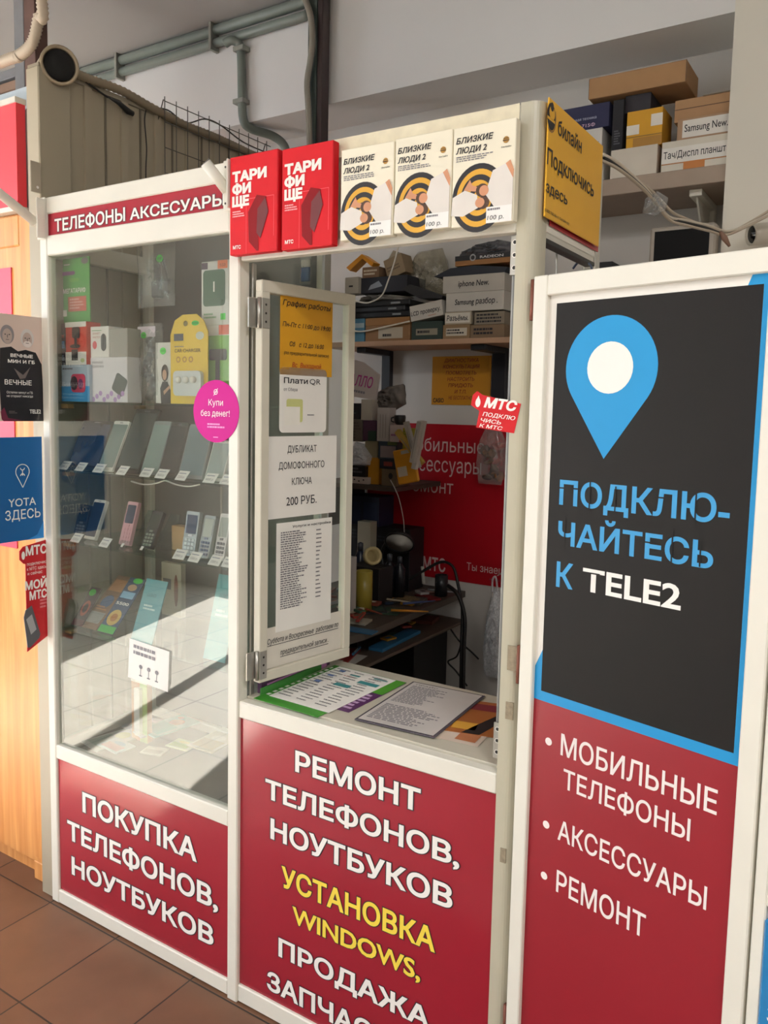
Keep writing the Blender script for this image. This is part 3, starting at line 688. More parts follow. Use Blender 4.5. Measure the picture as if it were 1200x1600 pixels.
for i, quad in enumerate((((533, 234.6), (616, 220), (613, 367), (531.7, 377)), ((618, 216.7), (707.5, 201), (703, 354), (615, 367)), ((709, 200), (806.7, 184), (802.5, 346), (704.6, 356)))):
    F, w, h = pxbox(-.027, quad)
    b = MB(); b.box((0, 0, -.02), (w, h, 0), CREAM, .0015, F)
    b.text(F, 'БЛИЗКИЕ', w*.05, h*.835, h*.058, INK, w=w*.60, bold=.035, italic=.2)
    b.text(F, 'ЛЮДИ 2', w*.05, h*.735, h*.058, INK, w=w*.50, bold=.035, italic=.2)
    b.disc(F, w*.85, h*.80, h*.033, h*.033, M('#a4782a', .5)); b.rect(F, w*.80, h*.79, w*.9, h*.797, INK, .001); b.rect(F, w*.81, h*.81, w*.89, h*.815, INK, .001)
    b.text(F, 'билайн', w*.78, h*.725, h*.018, INK, w=w*.15)
    b.scribble(F, w*.06, h*.65, w*.66, h*.71, 3, INKG, seed=i)
    cx, cy, R0 = w*.44, h*.27, w*.43
    for k in range(6): b.disc(F, cx, cy, R0*(1-k*.16), R0*(1-k*.16)*1.14, INK if k % 2 == 0 else OCH, .0006+.0001*k, 36)
    b.poly(F, [(w*.55, h*.3), (w*.66, h*.52), (w*.86, h*.57), (w*.98, h*.44), (w*.98, h*.16), (w*.7, h*.16)], SHIRT, .0014)
    b.poly(F, [(w*.0, h*.12), (w*.02, h*.3), (w*.22, h*.36), (w*.42, h*.30), (w*.44, h*.17), (w*.2, h*.10)], SHIRT, .0014)
    b.disc(F, w*.5, h*.34, w*.1, w*.095, DH, .0016); b.disc(F, w*.53, h*.335, w*.075, w*.075, SKIN, .0018)
    b.disc(F, w*.52, h*.215, w*.1, w*.09, DH, .0016); b.disc(F, w*.47, h*.22, w*.075, w*.07, SKIN, .0018)
    b.poly(F, [(w*.86, h*.57), (w*.93, h*.60), (w*.99, h*.5), (w*.98, h*.42)], SKIN, .0015); b.poly(F, [(w*.2, h*.36), (w*.3, h*.46), (w*.34, h*.4), (w*.46, h*.37), (w*.44, h*.33)], SKIN, .0015)
    b.rect(F, w*.58, h*.005, w*.98, h*.165, PRICE, .0022); b.text(F, '100 р.', w*.60, h*.035, h*.045, INK, w=w*.26, h=.0026, italic=.1); b.scribble(F, w*.6, h*.12, w*.9, h*.155, 1, INKG, h=.0026)
    one(b, 'sim_box', ('leftmost', 'middle', 'rightmost')[i]+' of the three cream striped tariff boxes on the booth header', 'box', 'cream tariff boxes on the header')
# yellow and red boards on the booth flank
YB_ = M('#e6ac22', .5, noise=.04)
F = Fr((1.4995, .0115, 1.893), (0, 1, 0), (0, 0, 1))
b = MB(); b.box((0, 0, -.0035), (.318, .214, 0), YB_, .001, F)
e = F.uv(861, 186)
b.disc(F, e[0], e[1]+.004, .021, .024, INK); b.disc(F, e[0]+.003, e[1]+.011, .014, .012, YB_, .0008); b.ring(F, e[0], e[1]+.004, .022, .0245, M('#8a5d18', .5), .0007, 24, -2.2, .6, 1.14); b.rect(F, e[0]-.02, e[1]-.004, e[0]+.018, e[1]+.001, YB_, .0008); b.disc(F, e[0]+.002, e[1]+.022, .008, .008, INK, .0009)
def ftx(s, bl, br, tl, m=INK, **k): b.tpx(F, s, bl, br, tl, m, **k)
ftx('билайн', (871, 213), (908, 237), (873, 190), bold=.02)
ftx('Подключись', (854, 258), (927, 306), (856, 233), bold=.02)
ftx('здесь', (852, 302), (886, 318), (853, 284), bold=.02)
p = F.uv(851, 330); b.text(F, '8 800 700-06-11 билайн.ру', p[0], p[1], .006, INK, w=.13)
one(b, 'yellow_sign', 'yellow sign with a black striped ball and lettering on the right flank of the booth', 'sign')
F = Fr((1.4915, .06, 1.886), (0, 1, 0), (0, 0, 1))
one(MB().box((0, 0, -.0025), (.292, .178, 0), M('#b3202a', .4), .001, F), 'red_sign', 'red sign mostly hidden behind the yellow flank sign', 'sign')
# ================================================================== FLAGS AND STICKERS ON THE FRONT
FX = -.0165
F = Fr((FX, -.19, 1.13), (0, 1, 0), (0, 0, 1))
b = MB(); b.box((0, 0, -.003), (.186, .297, 0), M('#12609f', .35, noise=.04, scale=5), .001, F)
c = F.uv(35, 737); b.poly(F, [(.13, 0), (.186, 0), (.186, .05), (.165, .012)], M('#2c86cf', .4), .0005)
pr = .021
pin = [(c[0]+pr*math.cos(a), c[1]+pr*math.sin(a)) for a in [math.radians(-28+236*i/24) for i in range(25)]] + [(c[0], c[1]-pr*2.15)]
for (a, q) in zip(pin, pin[1:]+pin[:1]):
    d = V((q[0]-a[0], q[1]-a[1])).normalized()*.0012; n = V((-d.y, d.x)); b.faces([F.p(a[0]+n.x, a[1]+n.y, .0007), F.p(a[0]-n.x, a[1]-n.y, .0007), F.p(q[0]-n.x, q[1]-n.y, .0007), F.p(q[0]+n.x, q[1]+n.y, .0007)], [(0, 1, 2, 3)], WINK)
b.ring(F, c[0], c[1]+.011, .005, .0075, WINK, .0007, 16, math.pi, 2*math.pi); b.ring(F, c[0], c[1]-.012, .005, .0075, WINK, .0007, 16, 0, math.pi); b.disc(F, c[0], c[1]-.009, .0022, .0022, WINK, .0007, 10); b.rect(F, c[0]-.0012, c[1]-.005, c[0]+.0012, c[1]+.004, WINK)
b.tpx(F, 'YOTA', (13, 793), (56, 788), (13, 780), WINK, bold=.008)
b.tpx(F, 'ЗДЕСЬ', (8, 813), (63, 808), (8, 798), WINK, bold=.008)
one(b, 'blue_flag_sign', 'blue square flag sign with a white map pin sticking out of the case edge', 'sign')
F = Fr((FX, -.136, 1.472), (0, 1, .0), (0, 0, 1))
b = MB(); b.box((0, 0, -.0015), (.138, .296, 0), M('#d7c2b6', .5, noise=.04), 0, F); DK = M('#14131a', .4)
W_, H_ = .138, .296
b.poly(F, [(W_*.1, 0), (W_, 0), (W_, H_*.34), (W_*.98, H_*.55), (W_*.85, H_*.66), (W_*.62, H_*.68), (W_*.45, H_*.66), (W_*.3, H_*.7), (W_*.06, H_*.68), (W_*.03, H_*.35), (W_*.05, H_*.1)], DK, .0005)
GREY1, GREY2, GREY3 = M('#b9a59b', .6), M('#e4dad4', .6), M('#6d6260', .6)
for cx, cy, hair in ((.22, .81, M('#8f8a8c', .7)), (.66, .79, M('#cfcac6', .7))):
    b.disc(F, W_*cx, H_*cy, W_*.15, H_*.088, hair, .0007); b.disc(F, W_*cx, H_*(cy-.015), W_*.105, H_*.07, GREY1, .0009)
    for s in (-1, 1): b.disc(F, W_*(cx+s*.045), H_*cy, W_*.018, H_*.005, DK, .0011, 8)
    b.rect(F, W_*(cx-.008), H_*(cy-.03), W_*(cx+.01), H_*cy, GREY3, .0011); b.rect(F, W_*(cx-.035), H_*(cy-.05), W_*(cx+.035), H_*(cy-.044), GREY3, .0011)
b.disc(F, W_*.66, H_*.735, W_*.09, H_*.03, GREY2, .001)
b.text(F, 'ВЕЧНЫЕ', W_*.28, H_*.605, H_*.03, WINK, w=W_*.5, bold=.04); b.text(F, 'МИН И ГБ', W_*.22, H_*.55, H_*.03, WINK, w=W_*.6, bold=.04)
b.poly(F, [(W_*.35, H_*.5), (W_*.55, H_*.44), (W_*.72, H_*.52), (W_*.6, H_*.41), (W_*.48, H_*.4)], GREY3, .0008)
b.text(F, 'ВЕЧНЫЕ', W_*.14, H_*.345, H_*.045, WINK, w=W_*.6, bold=.02)
b.text(F, 'Остатки минут и ГБ', W_*.18, H_*.262, H_*.022, WINK, w=W_*.58); b.text(F, 'не сгорают никогда', W_*.18, H_*.228, H_*.022, WINK, w=W_*.58)
b.text(F, 'TELE2', W_*.68, H_*.075, H_*.038, WINK, w=W_*.26, bold=.03); b.scribble(F, W_*.22, H_*.07, W_*.42, H_*.1, 2, GREY3); b.poly(F, [(W_*.06, H_*.02), (W_*.04, H_*.09), (W_*.12, H_*.13), (W_*.2, H_*.03), (W_*.5, H_*.01), (W_*.1, H_*.0)], M('#6e1638', .5), .0006)
one(b, 'poster', 'dark poster with two grey-haired figures and white lettering, above the blue flag sign', 'poster')
F = Fr((FX, -.083, .80), (0, 1, .0), (0, 0, 1))
b = MB(); MR = M('#c01a25', .4, noise=.04)
b.prism(F, [(.0, .275), (.012, .262), (.0185, .26), (.018, 0), (.1, .04), (.1, .325), (.012, .312), (0, .3)], -.002, 0, MR)
PH_ = [(.008, .105), (.03, .118), (.058, .03), (.02, .006)]
b.prism(F, [(.008, .105), (.014, .125), (.034, .135), (.06, .045), (.056, .034), (.026, .012), (.018, .014)], .0005, .003, M('#5d5e62', .4)); b.poly(F, [(.0145, .098), (.033, .11), (.047, .062), (.029, .05)], M('#a9a9ab', .5), .0034)
b.disc(F, .0115, .286, .0055, .012, WINK); b.tpx(F, 'МТС', (40, 870), (73, 861.5), (40, 856), WINK, bold=.05)
for s, q in (('подключись', ((42, 885), (75, 878), (42, 880))), ('к МТС здесь', ((42, 893), (72, 886), (42, 888))), ('и сейчас', ((43, 900), (66, 894), (43, 895)))): b.tpx(F, s, *q, WINK)
b.tpx(F, 'МОЙ', (39, 924), (73, 914), (39, 911), WINK, bold=.05); b.tpx(F, 'МТС', (46, 939), (73, 931), (46, 926), WINK, bold=.05); b.scribble(F, .062, .12, .09, .16, 4, M('#de7f84', .5))
one(b, 'red_flag_sign', 'red hanging flag sign with white letters and a phone picture, below the blue flag', 'sign')
# round pink sticker on the pane edge
b = MB(); F = Fr((.677, -.0052, 1.514), (1, 0, 0), (0, 0, 1))
PK = M('#b60c80', .55, noise=.03, spec=.2)
b.prism(F, [(.076*math.cos(i*math.pi/20), .076*math.sin(i*math.pi/20)) for i in range(40)], -.0006, .0006, PK)
b.text(F, 'Купи', 0, .014, .0155, WINK, w=.048, al='c', h=.001); b.text(F, 'без денег!', -.002, -.012, .0155, WINK, w=.096, al='c', h=.001)
b.scribble(F, -.028, -.042, .035, -.028, 2, M('#e7a3d0', .5), h=.001); b.ring(F, 0, .047, .005, .0068, WINK, .001, 14); b.rect(F.sub(0, .047, 0, .9), -.011, -.0008, .011, .0008, WINK, .001); b.rect(F, -.004, .046, .004, .048, WINK, .001); b.rect(F, -.008, -.064, .008, -.062, M('#e7a3d0', .5), .001)
one(b, 'round_sticker', 'round magenta sticker on the post between display case and hatch', 'sticker')
# MTS diamond sticker on the right post
F = Fr(at(744, 668, -.0008), at(803, 677, -.0008)-at(744, 668, -.0008), (0, 0, 1)); b = MB()
b.prism(F, [F.uv(*q) for q in ((744, 668), (803, 677), (814, 631), (754, 617), (746, 611), (739, 617), (736, 633), (749, 642))], -.0008, .0004, M('#c0161f', .55, spec=.25))
def mt(s, bl, br, tl, bo=.04): b.tpx(F, s, bl, br, tl, WINK, bold=bo, italic=.2)
c = F.uv(747, 629); b.disc(F, c[0], c[1], .0055, .009, WINK); b.poly(F, [(c[0]-.005, c[1]+.003), (c[0]+.005, c[1]+.003), (c[0], c[1]+.014)], WINK, .0012)
mt('МТС', (756, 635), (807, 643), (756, 620), .06); mt('ПОДКЛЮ', (754, 650), (805, 656.5), (755, 643.9), .02); mt('ЧИСЬ', (751, 659.2), (783, 663), (752, 653.4), .02); mt('К МТС', (749, 667.4), (785, 672), (749.7, 661.9), .02)
one(b, 'red_sticker', 'small red sticker with white letters on the rounded right post of the hatch', 'sticker')
# ================================================================== NOTICES ON THE HATCH
def notice(name, lab, u0, v0, u1, v1, m, fn, r=0, hh=.0022, cat='notice'):
    G = HF.sub(u0, v0, hh); w, h = u1-u0, v1-v0; b = MB()
    b.prism(G, rnd_rect(w, h, r) if r else [(0, 0), (w, 0), (w, h), (0, h)], 0, .0008, m); fn(b, G.sub(0, 0, .0008), w, h); return one(b, name, lab, cat)
OCN = M('#d59a16', .6, noise=.06)
def f1(b, G, w, h):
    IT = dict(italic=.22, bold=.012); R_ = M('#a01c22', .6)
    b.text(G, 'График работы', w*.5, h*.86, h*.07, INK, w=w*.92, al='c', **IT); b.text(G, 'Пн-Пт с 11:00 до 19:00', w*.5, h*.60, h*.06, INK, w=w*.92, al='c', **IT)
    b.text(G, 'Сб   с 12 до 16:00', w*.5, h*.36, h*.06, INK, w=w*.66, al='c', **IT); b.text(G, '(по предварительной записи)', w*.5, h*.255, h*.042, INK, w=w*.86, al='c', **IT); b.text(G, 'Вс  Выходной', w*.5, h*.10, h*.06, R_, w=w*.56, al='c', **IT)
u = lambda x, y: HF.uv(x, y)
a, c = u(437, 458), u(517, 590); notice('schedule_notice', 'orange-yellow opening hours notice at the top of the hatch window', a[0], u(437, 572)[1]-.02, c[0], a[1], OCN, f1)
def f2(b, G, w, h):
    b.text(G, 'Плати', w*.08, h*.76, h*.085, INK, w=w*.5, bold=.02); b.text(G, 'QR', w*.62, h*.76, h*.085, INK, w=w*.24); b.text(G, 'от Сбера', w*.08, h*.64, h*.05, INKG, w=w*.28); b.prism(G, rnd_rect(w*.34, h*.36, .006, 4, (w*.14, h*.16)), .0003, .0006, M('#cfd28a', .6)); b.rect(G, w*.1, h*.12, w*.42, h*.4, M('#f2efe6', .6), .0009); b.scribble(G, w*.58, h*.26, w*.8, h*.29, 1, INKG)
a, c = u(436, 573), u(508, 678); notice('payment_card', 'white round-cornered payment card below the yellow schedule', a[0], u(436, 676)[1], c[0], a[1], PAPER, f2, .012)
def f3(b, G, w, h):
    for s, v, ww in (('ДУБЛИКАТ', .80, .42), ('ДОМОФОННОГО', .60, .66), ('КЛЮЧА', .40, .29), ('200 РУБ.', .15, .44)): b.text(G, s, w*.48, h*v, h*(.085 if v > .2 else .105), INK, w=w*ww, al='c', bold=.006)
a, c = u(417, 682), u(523, 800); notice('paper_notice', 'white paper with four centred lines and a 200 rouble price on the hatch', a[0], u(417, 812)[1], c[0], a[1], PAPER, f3)
def f4(b, G, w, h):
    b.text(G, 'Услуги и настройка', w*.62, h*.945, h*.022, INK, w=w*.7, al='c', bold=.02)
    b.scribble(G, w*.07, h*.2, w*.55, h*.92, 34, INKG, seed=4); b.scribble(G, w*.7, h*.24, w*.8, h*.92, 17, INKG, seed=5, fill=.3)
a, c = u(431, 818), u(515, 985); notice('price_list', 'long white list of services in small print low on the hatch', a[0], u(431, 988)[1], c[0], a[1], PAPER, f4)
def f5(b, G, w, h):
    b.text(G, 'Суббота и Воскресенье  работаем по', w*.49, h*.60, h*.13, INK, w=w*.94, al='c', italic=.22, bold=.01); b.rect(G, w*.02, h*.545, w*.96, h*.56, INK); b.text(G, 'предварительной записи .', w*.5, h*.26, h*.13, INK, w=w*.64, al='c', italic=.22, bold=.01); b.rect(G, w*.18, h*.205, w*.82, h*.22, INK)
notice('paper_strip', 'white paper strip with two underlined lines at the bottom of the hatch', fw+.001, fw+.001, HW-fw-.001, fw+.105, M('#d9d3c8', .6), f5, hh=.0014)

# ================================================================== GOODS IN THE DISPLAY CASE
def bx(name, lab, cat, quad, Y, dep, col, art=None, zs=None, zt=None, group=None, rough=.5, bev=.0012, base=None, mat=None):
    if len(quad) == 4 and not hasattr(quad[0], '__len__'): quad = rbox(*quad)
    F, w, h = pxbox(Y, quad)
    if 0 < Y < .36 and F.o.x < .004 and zs is not None: w -= .004-F.o.x; F.o.x = .004
    if zs is not None:
        if zt is None: h = h+(F.o.z-zs)
        F.o.z = zs
    b = MB(); b.box((0, 0, -dep), (w, h, 0), mat or M(col, rough), bev, F)
    if art: art(b, F, w, h)
    o = one(b, name, lab, cat, group); o['top'] = F.o.z+h; return o
def price(b, F, u, v, c='#46d24a', s=.011, tx=True):
    b.disc(F, u, v, s, s*.8, M(c, .6), .0016, 14)
    if tx: b.text(F, '200', u, v-s*.25, s*.5, INK, w=s*1.2, al='c', h=.002)
z1, z2, z3, z4, z5 = [z+.0006 for z in (SH[0], SH[1], SH[2], SH[3], .480)]
def a_navy(b, F, w, h):
    b.rect(F, 0, h*.78, w, h, M('#3b3440')); b.text(F, 'ТЕКНЕТ', w*.1, h*.66, h*.07, M('#e05a3a'), w=w*.8, bold=.02); b.rect(F, w*.1, h*.4, w*.9, h*.58, M('#3f86b5')); b.scribble(F, w*.15, h*.1, w*.85, h*.24, 3, M('#9fb6cc'))
def a_speaker(b, F, w, h):
    b.rect(F, 0, 0, w, h*.42, M('#2f8fc9')); b.prism(F, rnd_rect(w*.5, h*.5, .012, 4, (w*.36, h*.25)), .0006, .0012, M('#c8385a')); b.disc(F, w*.47, h*.5, w*.13, h*.19, M('#3a1f2c'), .0016); b.disc(F, w*.70, h*.48, w*.09, h*.14, M('#6b2c66'), .0016); b.scribble(F, w*.05, h*.85, w*.6, h*.93, 1, INKG)
def a_power(b, F, w, h):
    S_ = F.sub(w*.58, h*.3, 0, -.5); b.prism(S_, rnd_rect(w*.32, h*.42, .008, 4), .0006, .0014, M('#4d5757', .4)); b.text(F, 'УМНАЯ', w*.05, h*.86, h*.05, INKG, w=w*.3); b.text(F, 'КОЛОНКА', w*.05, h*.77, h*.05, INKG, w=w*.33)
    for k in range(9): b.disc(F, w*(.08+.1*k % .9), h*(.06+.17*((k*7) % 3)/2*.8), w*.05, h*.06, M('#b58fcb', .6), .0007+.0001*k, 8)
    b.text(F, 'перо', w*.68, h*.28, h*.05, M('#a05bb5'), w=w*.22)
def a_holder(b, F, w, h):
    b.rect(F, 0, 0, w, h*.3, PAPER, .0008); b.rect(F, 0, h*.88, w, h, PAPER, .0008)
    b.prism(F, rnd_rect(w*.34, h*.26, .006, 4, (w*.36, h*.62)), .001, .003, M('#1f1c1e')); b.rect(F, w*.46, h*.42, w*.58, h*.64, M('#1f1c1e'), .0026); b.disc(F, w*.5, h*.43, w*.25, h*.05, M('#1f1c1e'), .0028); b.rect(F, w*.3, h*.1, w*.6, h*.36, M('#2a2727'), .0012); b.disc(F, w*.82, h*.1, w*.1, h*.05, M('#c9d29a'), .0012)
def a_watch(b, F, w, h):
    b.prism(F, rnd_rect(w*.26, h*.56, .012, 4, (w*.6, h*.2)), .0006, .002, M('#5c6064', .3)); b.text(F, 'SMART', w*.14, h*.74, h*.07, M('#b5482f'), w=w*.4); b.text(F, 'WATCH', w*.14, h*.62, h*.07, M('#b5482f'), w=w*.4); b.disc(F, w*.24, h*.4, w*.12, h*.13, M('#d84a55'), .0008); b.rect(F, w*.08, h*.86, w*.62, h*.88, M('#4c9a55'))
r1 = bx('speaker_box', 'blue box picturing a red speaker, left end of the top glass shelf', 'box', (83, 570, 140, 627), .05, .06, '#b7c6d6', a_speaker, z1)
r2 = bx('accessory_box', 'white box with purple flowers and a grey gadget, standing beside the speaker box', 'box', (141.5, 558, 199, 627), .06, .05, '#e4e0e6', a_power, z1)
r3 = bx('holder_box', 'red and white phone holder box standing on the speaker box', 'box', (102.5, 503, 135, 570), .05, .05, '#cf3a24', a_holder, r1['top'], rough=.4)
bx('gadget_box', 'narrow navy box at the left edge, stacked on the speaker box', 'box', (82, 506, 101.5, 570), .052, .05, '#20222f', a_navy, r1['top'])
r4 = bx('watch_box', 'small white smart watch box stacked on the box with purple flowers', 'box', (141.5, 510, 170, 558), .06, .05, '#ece8e4', a_watch, r2['top'])
bx('grey_box', 'plain light grey box beside the smart watch box', 'box', (171, 513, 199, 556), .062, .05, '#a5a19a', None, r2['top'])
def a_mega(b, F, w, h):
    b.rect(F, w*.0, h*.74, w*.42, h*.80, M('#7b3f7e'), .0008); b.disc(F, w*.42, h*.77, w*.05, h*.03, M('#7b3f7e'), .0008); b.prism(F, rnd_rect(w*.34, h*.06, .003, 3, (w*.28, h*.63)), .0006, .0009, M('#6cae4f')); b.disc(F, w*.84, h*.94, w*.13, h*.05, INKG, .0008); b.rect(F, w*.05, h*.9, w*.28, h*.912, WINK)
    b.text(F, 'МЕГАТАРИФ', w*.02, h*.46, h*.07, WINK, w=w*.84, bold=.03); b.rect(F, w*.2, h*.17, w*.88, h*.4, M('#c95a4c'), .0008); b.scribble(F, w*.26, h*.2, w*.8, h*.38, 4, M('#eab4a6'), h=.0012); b.rect(F, .0, h*.1, w*.14, h*.2, M('#dfe7dc'))
bx('tariff_leaflet', 'green tariff leaflet standing on the red holder box in the case', 'leaflet', ((98, 404), (142, 401), (138, 503), (96, 503)), .06, .004, '#4ea34c', a_mega, r3['top']+.0005)
def bagged(name, lab, quad, Y, dep, inner, mat=BAG, seed=1, cat='package', hang=None):
    F, w, h = pxbox(Y, quad); t = thing(name, lab, cat, F.p(w/2, 0, -dep/2))
    G = F.sub(0, 0, -dep/2); R = random.Random(seed)
    ol = [(R.uniform(0, .06)*w, 0), (w*.5, h*R.uniform(0, .04)), (w*(1-R.uniform(0, .06)), h*.01), (w*R.uniform(.94, 1), h*.5), (w, h*.99), (w*.5, h), (0, h*.98), (w*R.uniform(0, .06), h*.5)]
    part(MB().crumple(G, ol, dep, mat, seed), 'film', t)
    b = MB(); inner(b, G, w, h); part(b, 'contents', t)
    if hang:
        part(MB().tube([G.p(w/2, h*.97, 0), hang], .0012, M('#888888', .5), 6), 'string', t)
    return t
BK = M('#25272b', .4)
def i_charger(b, G, w, h):
    b.box((w*.42, h*.14, -.012), (w*.66, h*.42, .012), M('#454b52', .35), .006, G); b.box((w*.48, h*.42, -.009), (w*.62, h*.68, .009), M('#3c4148', .35), .006, G); b.box((w*.68, h*.2, -.012), (w*.92, h*.42, .012), BK, .006, G); b.tube(path([G.p(w*.55, h*.68, 0), G.p(w*.5, h*.74, 0), G.p(w*.64, h*.76, 0), G.p(w*.8, h*.42, 0)]), .003, BK, 8)
    price(b, G.sub(0, 0, .014), w*.7, h*.72, s=.013)
bagged('bagged_charger', 'clear bag with a black charger hanging from the top of the display case', ((206, 378), (266, 374), (268, 478), (208, 481)), .12, .035, i_charger, seed=3, hang=(at(238, 376, .12).x, .1, 2.055))
def i_strap(b, G, w, h):
    R = random.Random(5)
    for k in range(14): b.lathe(G.p(w*(.45+.22*math.sin(k*.7)*.6), h*(.06+.055*k), 0), G.u+G.v*.4, [(0, -.012), (.010, -.008), (.012, .004), (.006, .012), (0, .013)], M('#3b3a3d', .5), 8)
    b.rect(G, w*.1, h*.82, w*.85, h*.95, M('#e7d9e6'), .012); price(b, G.sub(0, 0, .014), w*.4, h*.84)
bagged('bagged_strap', 'clear blister bag with a dark chunky strap on the top glass shelf', ((212, 505), (240, 502), (250, 627), (204, 627)), .10, .04, i_strap, seed=9)
def a_woman(b, F, w, h):
    b.poly(F, [(w*.35, 0), (w*.3, h*.25), (w*.45, h*.36), (w*.75, h*.36), (w*.98, h*.2), (w, 0)], M('#35353a')); b.disc(F, w*.6, h*.5, w*.22, h*.14, M('#3a2d2a'), .0008); b.disc(F, w*.58, h*.47, w*.13, h*.085, M('#d6a98e'), .001); b.poly(F, [(w*.5, h*.2), (w*.9, h*.3), (w*.94, h*.26), (w*.55, h*.14)], M('#d6a98e'), .0012); price(b, F, w*.5, h*.86, s=.012)
bx('headset_box', 'white slim box picturing a dark-haired woman, next to the yellow card', 'box', (243, 535, 268, 627), .11, .04, '#e8e4e0', a_woman, z1)
def a_car(b, F, w, h):
    b.disc(F, w*.42, h*.90, w*.06, h*.03, M('#7d6a20'), .0008); b.rect(F, w*.1, h*.71, w*.36, h*.79, M('#3f4650'), .0008); b.disc(F, w*.8, h*.76, w*.11, h*.045, M('#cbd0c0'), .0008)
    b.text(F, 'CAR CHARGER', w*.12, h*.58, h*.042, INK, w=w*.7); b.scribble(F, w*.12, h*.635, w*.5, h*.655, 1, INKG)
    for k in range(3): b.ring(F, w*(.22+.17*k), h*.5, w*.035, w*.06, M('#b98a3c'), .0008, 12)
    b.prism(F, rnd_rect(w*.74, h*.28, .012, 4, (w*.16, h*.09)), .0006, .012, M('#dfe3e4', .15)); 
    for k in range(3): b.lathe(F.p(w*(.32+.2*k), h*.27, .012), F.n, [(.0, 0), (.009, 0), (.009, .006), (.006, .009), (0, .009)], WINK, 14)
    b.disc(F, w*.68, h*.90, w*.1, h*.028, GREENP, .001); b.text(F, '500', w*.68, h*.888, h*.026, INK, w=w*.15, al='c', h=.0014)
F, w, h = pxbox(.085, ((265, 488), (323, 486), (326, 627), (268, 627))); F.o.z = z1
b = MB(); b.prism(F, [(0, 0), (w, 0), (w, h*.8), (w*.88, h*.93), (w*.7, h), (w*.34, h), (w*.12, h*.94), (0, h*.78)], -.003, 0, M('#e9c223', .45)); a_car(b, F, w, h)
one(b, 'charger_card', 'yellow arched car charger card on the top glass shelf', 'package')
def a_win(b, F, w, h):
    b.prism(F, rnd_rect(w*.78, h*.56, .01, 4, (w*.08, h*.3)), .0006, .0012, M('#4b6b57', .2)); b.rect(F, w*.45, h*.52, w*.5, h*.68, WINK, .0016); b.rect(F, w*.02, h*.88, w*.24, h*.98, M('#57445c')); b.rect(F, w*.6, h*.87, w*.95, h*1.0, M('#e8743c'), .0009); b.text(F, '550', w*.78, h*.9, h*.05, INK, w=w*.2, al='c', h=.0013); b.rect(F, w*.7, h*.08, w*.88, h*.18, GREENP); b.scribble(F, w*.1, h*.1, w*.6, h*.2, 2, M('#8fb58d'))
def a_green(b, F, w, h):
    b.rect(F, 0, h*.87, w, h, PAPER, .0008); b.rect(F, w*.55, h*.88, w, h*1.0, M('#e2603c'), .001); K_ = M('#454a4a'); b.prism(F, rnd_rect(w*.75, h*.14, .006, 4, (w*.15, h*.56)), .001, .003, K_); b.rect(F, w*.42, h*.2, w*.62, h*.58, K_, .0026); b.disc(F, w*.5, h*.2, w*.36, h*.06, K_, .0028)
g1 = bx('holder_box', 'pale green phone holder box at the right end, behind the magenta sticker', 'box', ((323, 509), (358, 507), (358, 627), (323, 627)), .11, .05, '#84c25a', a_green, z1)
bx('windowed_box', 'white box with a dark window stacked on the pale green box', 'box', ((313, 411), (357, 404), (359, 507), (316, 509)), .11, .05, '#e8e6e0', a_win, g1['top'])
pb = atx(490, 425, .672)
def i_blue(b, G, w, h): b.box((w*.1, h*.1, -.004), (w*.9, h*.55, .004), M('#2d62a3', .5), .002, G); b.box((w*.1, h*.55, -.004), (w*.9, h*.8, .004), PAPER, .002, G)
F = Fr((.655, .345, pb.z-.04), (1, 0, 0), (0, 0, 1)); t = thing('bagged_accessory', 'small blue and white bagged item hanging in the top back corner of the case', 'package', (.672, .34, pb.z-.04))
part(MB().crumple(F, [(0, 0), (.036, 0), (.036, .085), (0, .085)], .02, BAG, 41), 'film', t); b = MB(); i_blue(b, F, .036, .085); part(b, 'contents', t); part(MB().tube([(.672, .345, pb.z+.04), (.672, .345, 2.055)], .0012, STEEL, 6), 'string', t)
# ---- leaning phones and cards
def leaner(name, lab, cat, bl, br, tl, tr, z, thick, fn, group=None, Yb=.07):
    B0, B1 = at(*bl, Yb), at(*br, Yb); B0.z = B1.z = z; dx = max(0, .006-B0.x); B0.x += dx; B1.x += dx*.6; xm = (B0.x+B1.x)/2
    T = atx((tl[0]+tr[0])/2, (tl[1]+tr[1])/2, xm)
    T.y = min(max(T.y, Yb+.02), .33); d = V((0, T.y-Yb, T.z-z)); h = d.length; F = Fr(B0, (1, 0, 0), d); w = B1.x-B0.x
    t = thing(name, lab, cat, (xm, Yb, z), group); G = F.sub(0, 0, thick); G.o.z += .0005; fn(t, G, w, h, thick); return t
def phone(body, screen, keys=0, r=.006, key_m=None, edge=None):
    def fn(t, G, w, h, th):
        part(MB().prism(G, rnd_rect(w, h, min(r, w*.3)), -th, 0, body), 'body', t)
        if keys:
            part(MB().prism(G, rnd_rect(w*.78, h*.42, .003, 3, (w*.11, h*.5)), .0002, .0008, screen), 'screen', t)
            b = MB()
            for i in range(4):
                for j in range(3): b.prism(G, rnd_rect(w*.2, h*.06, .0015, 2, (w*(.14+.26*j), h*(.06+.09*i))), .0002, .0016, key_m or WINK)
            b.prism(G, rnd_rect(w*.3, h*.05, .0015, 2, (w*.35, h*.43)), .0002, .0016, key_m or WINK); part(b, 'keypad', t)
        else:
            part(MB().prism(G, rnd_rect(w*.93, h*.86, .003, 3, (w*.035, h*.07)), .0002, .0006, screen), 'screen', t)
            b = MB(); b.prism(G, rnd_rect(w*.2, h*.014, .001, 2, (w*.4, h*.955)), .0002, .0006, INKG); part(b, 'earpiece', t)
        # acrylic rest behind
        b = MB(); foot = G.o.y+.0; z0 = G.o.z
        p = G.p(w*.25, h*.7, -th-.0006); b.box((p.x, p.y, z0), (p.x+w*.5, p.y+.0025, p.z), SHELFGLASS); part(b, 'stand', t)
    return fn
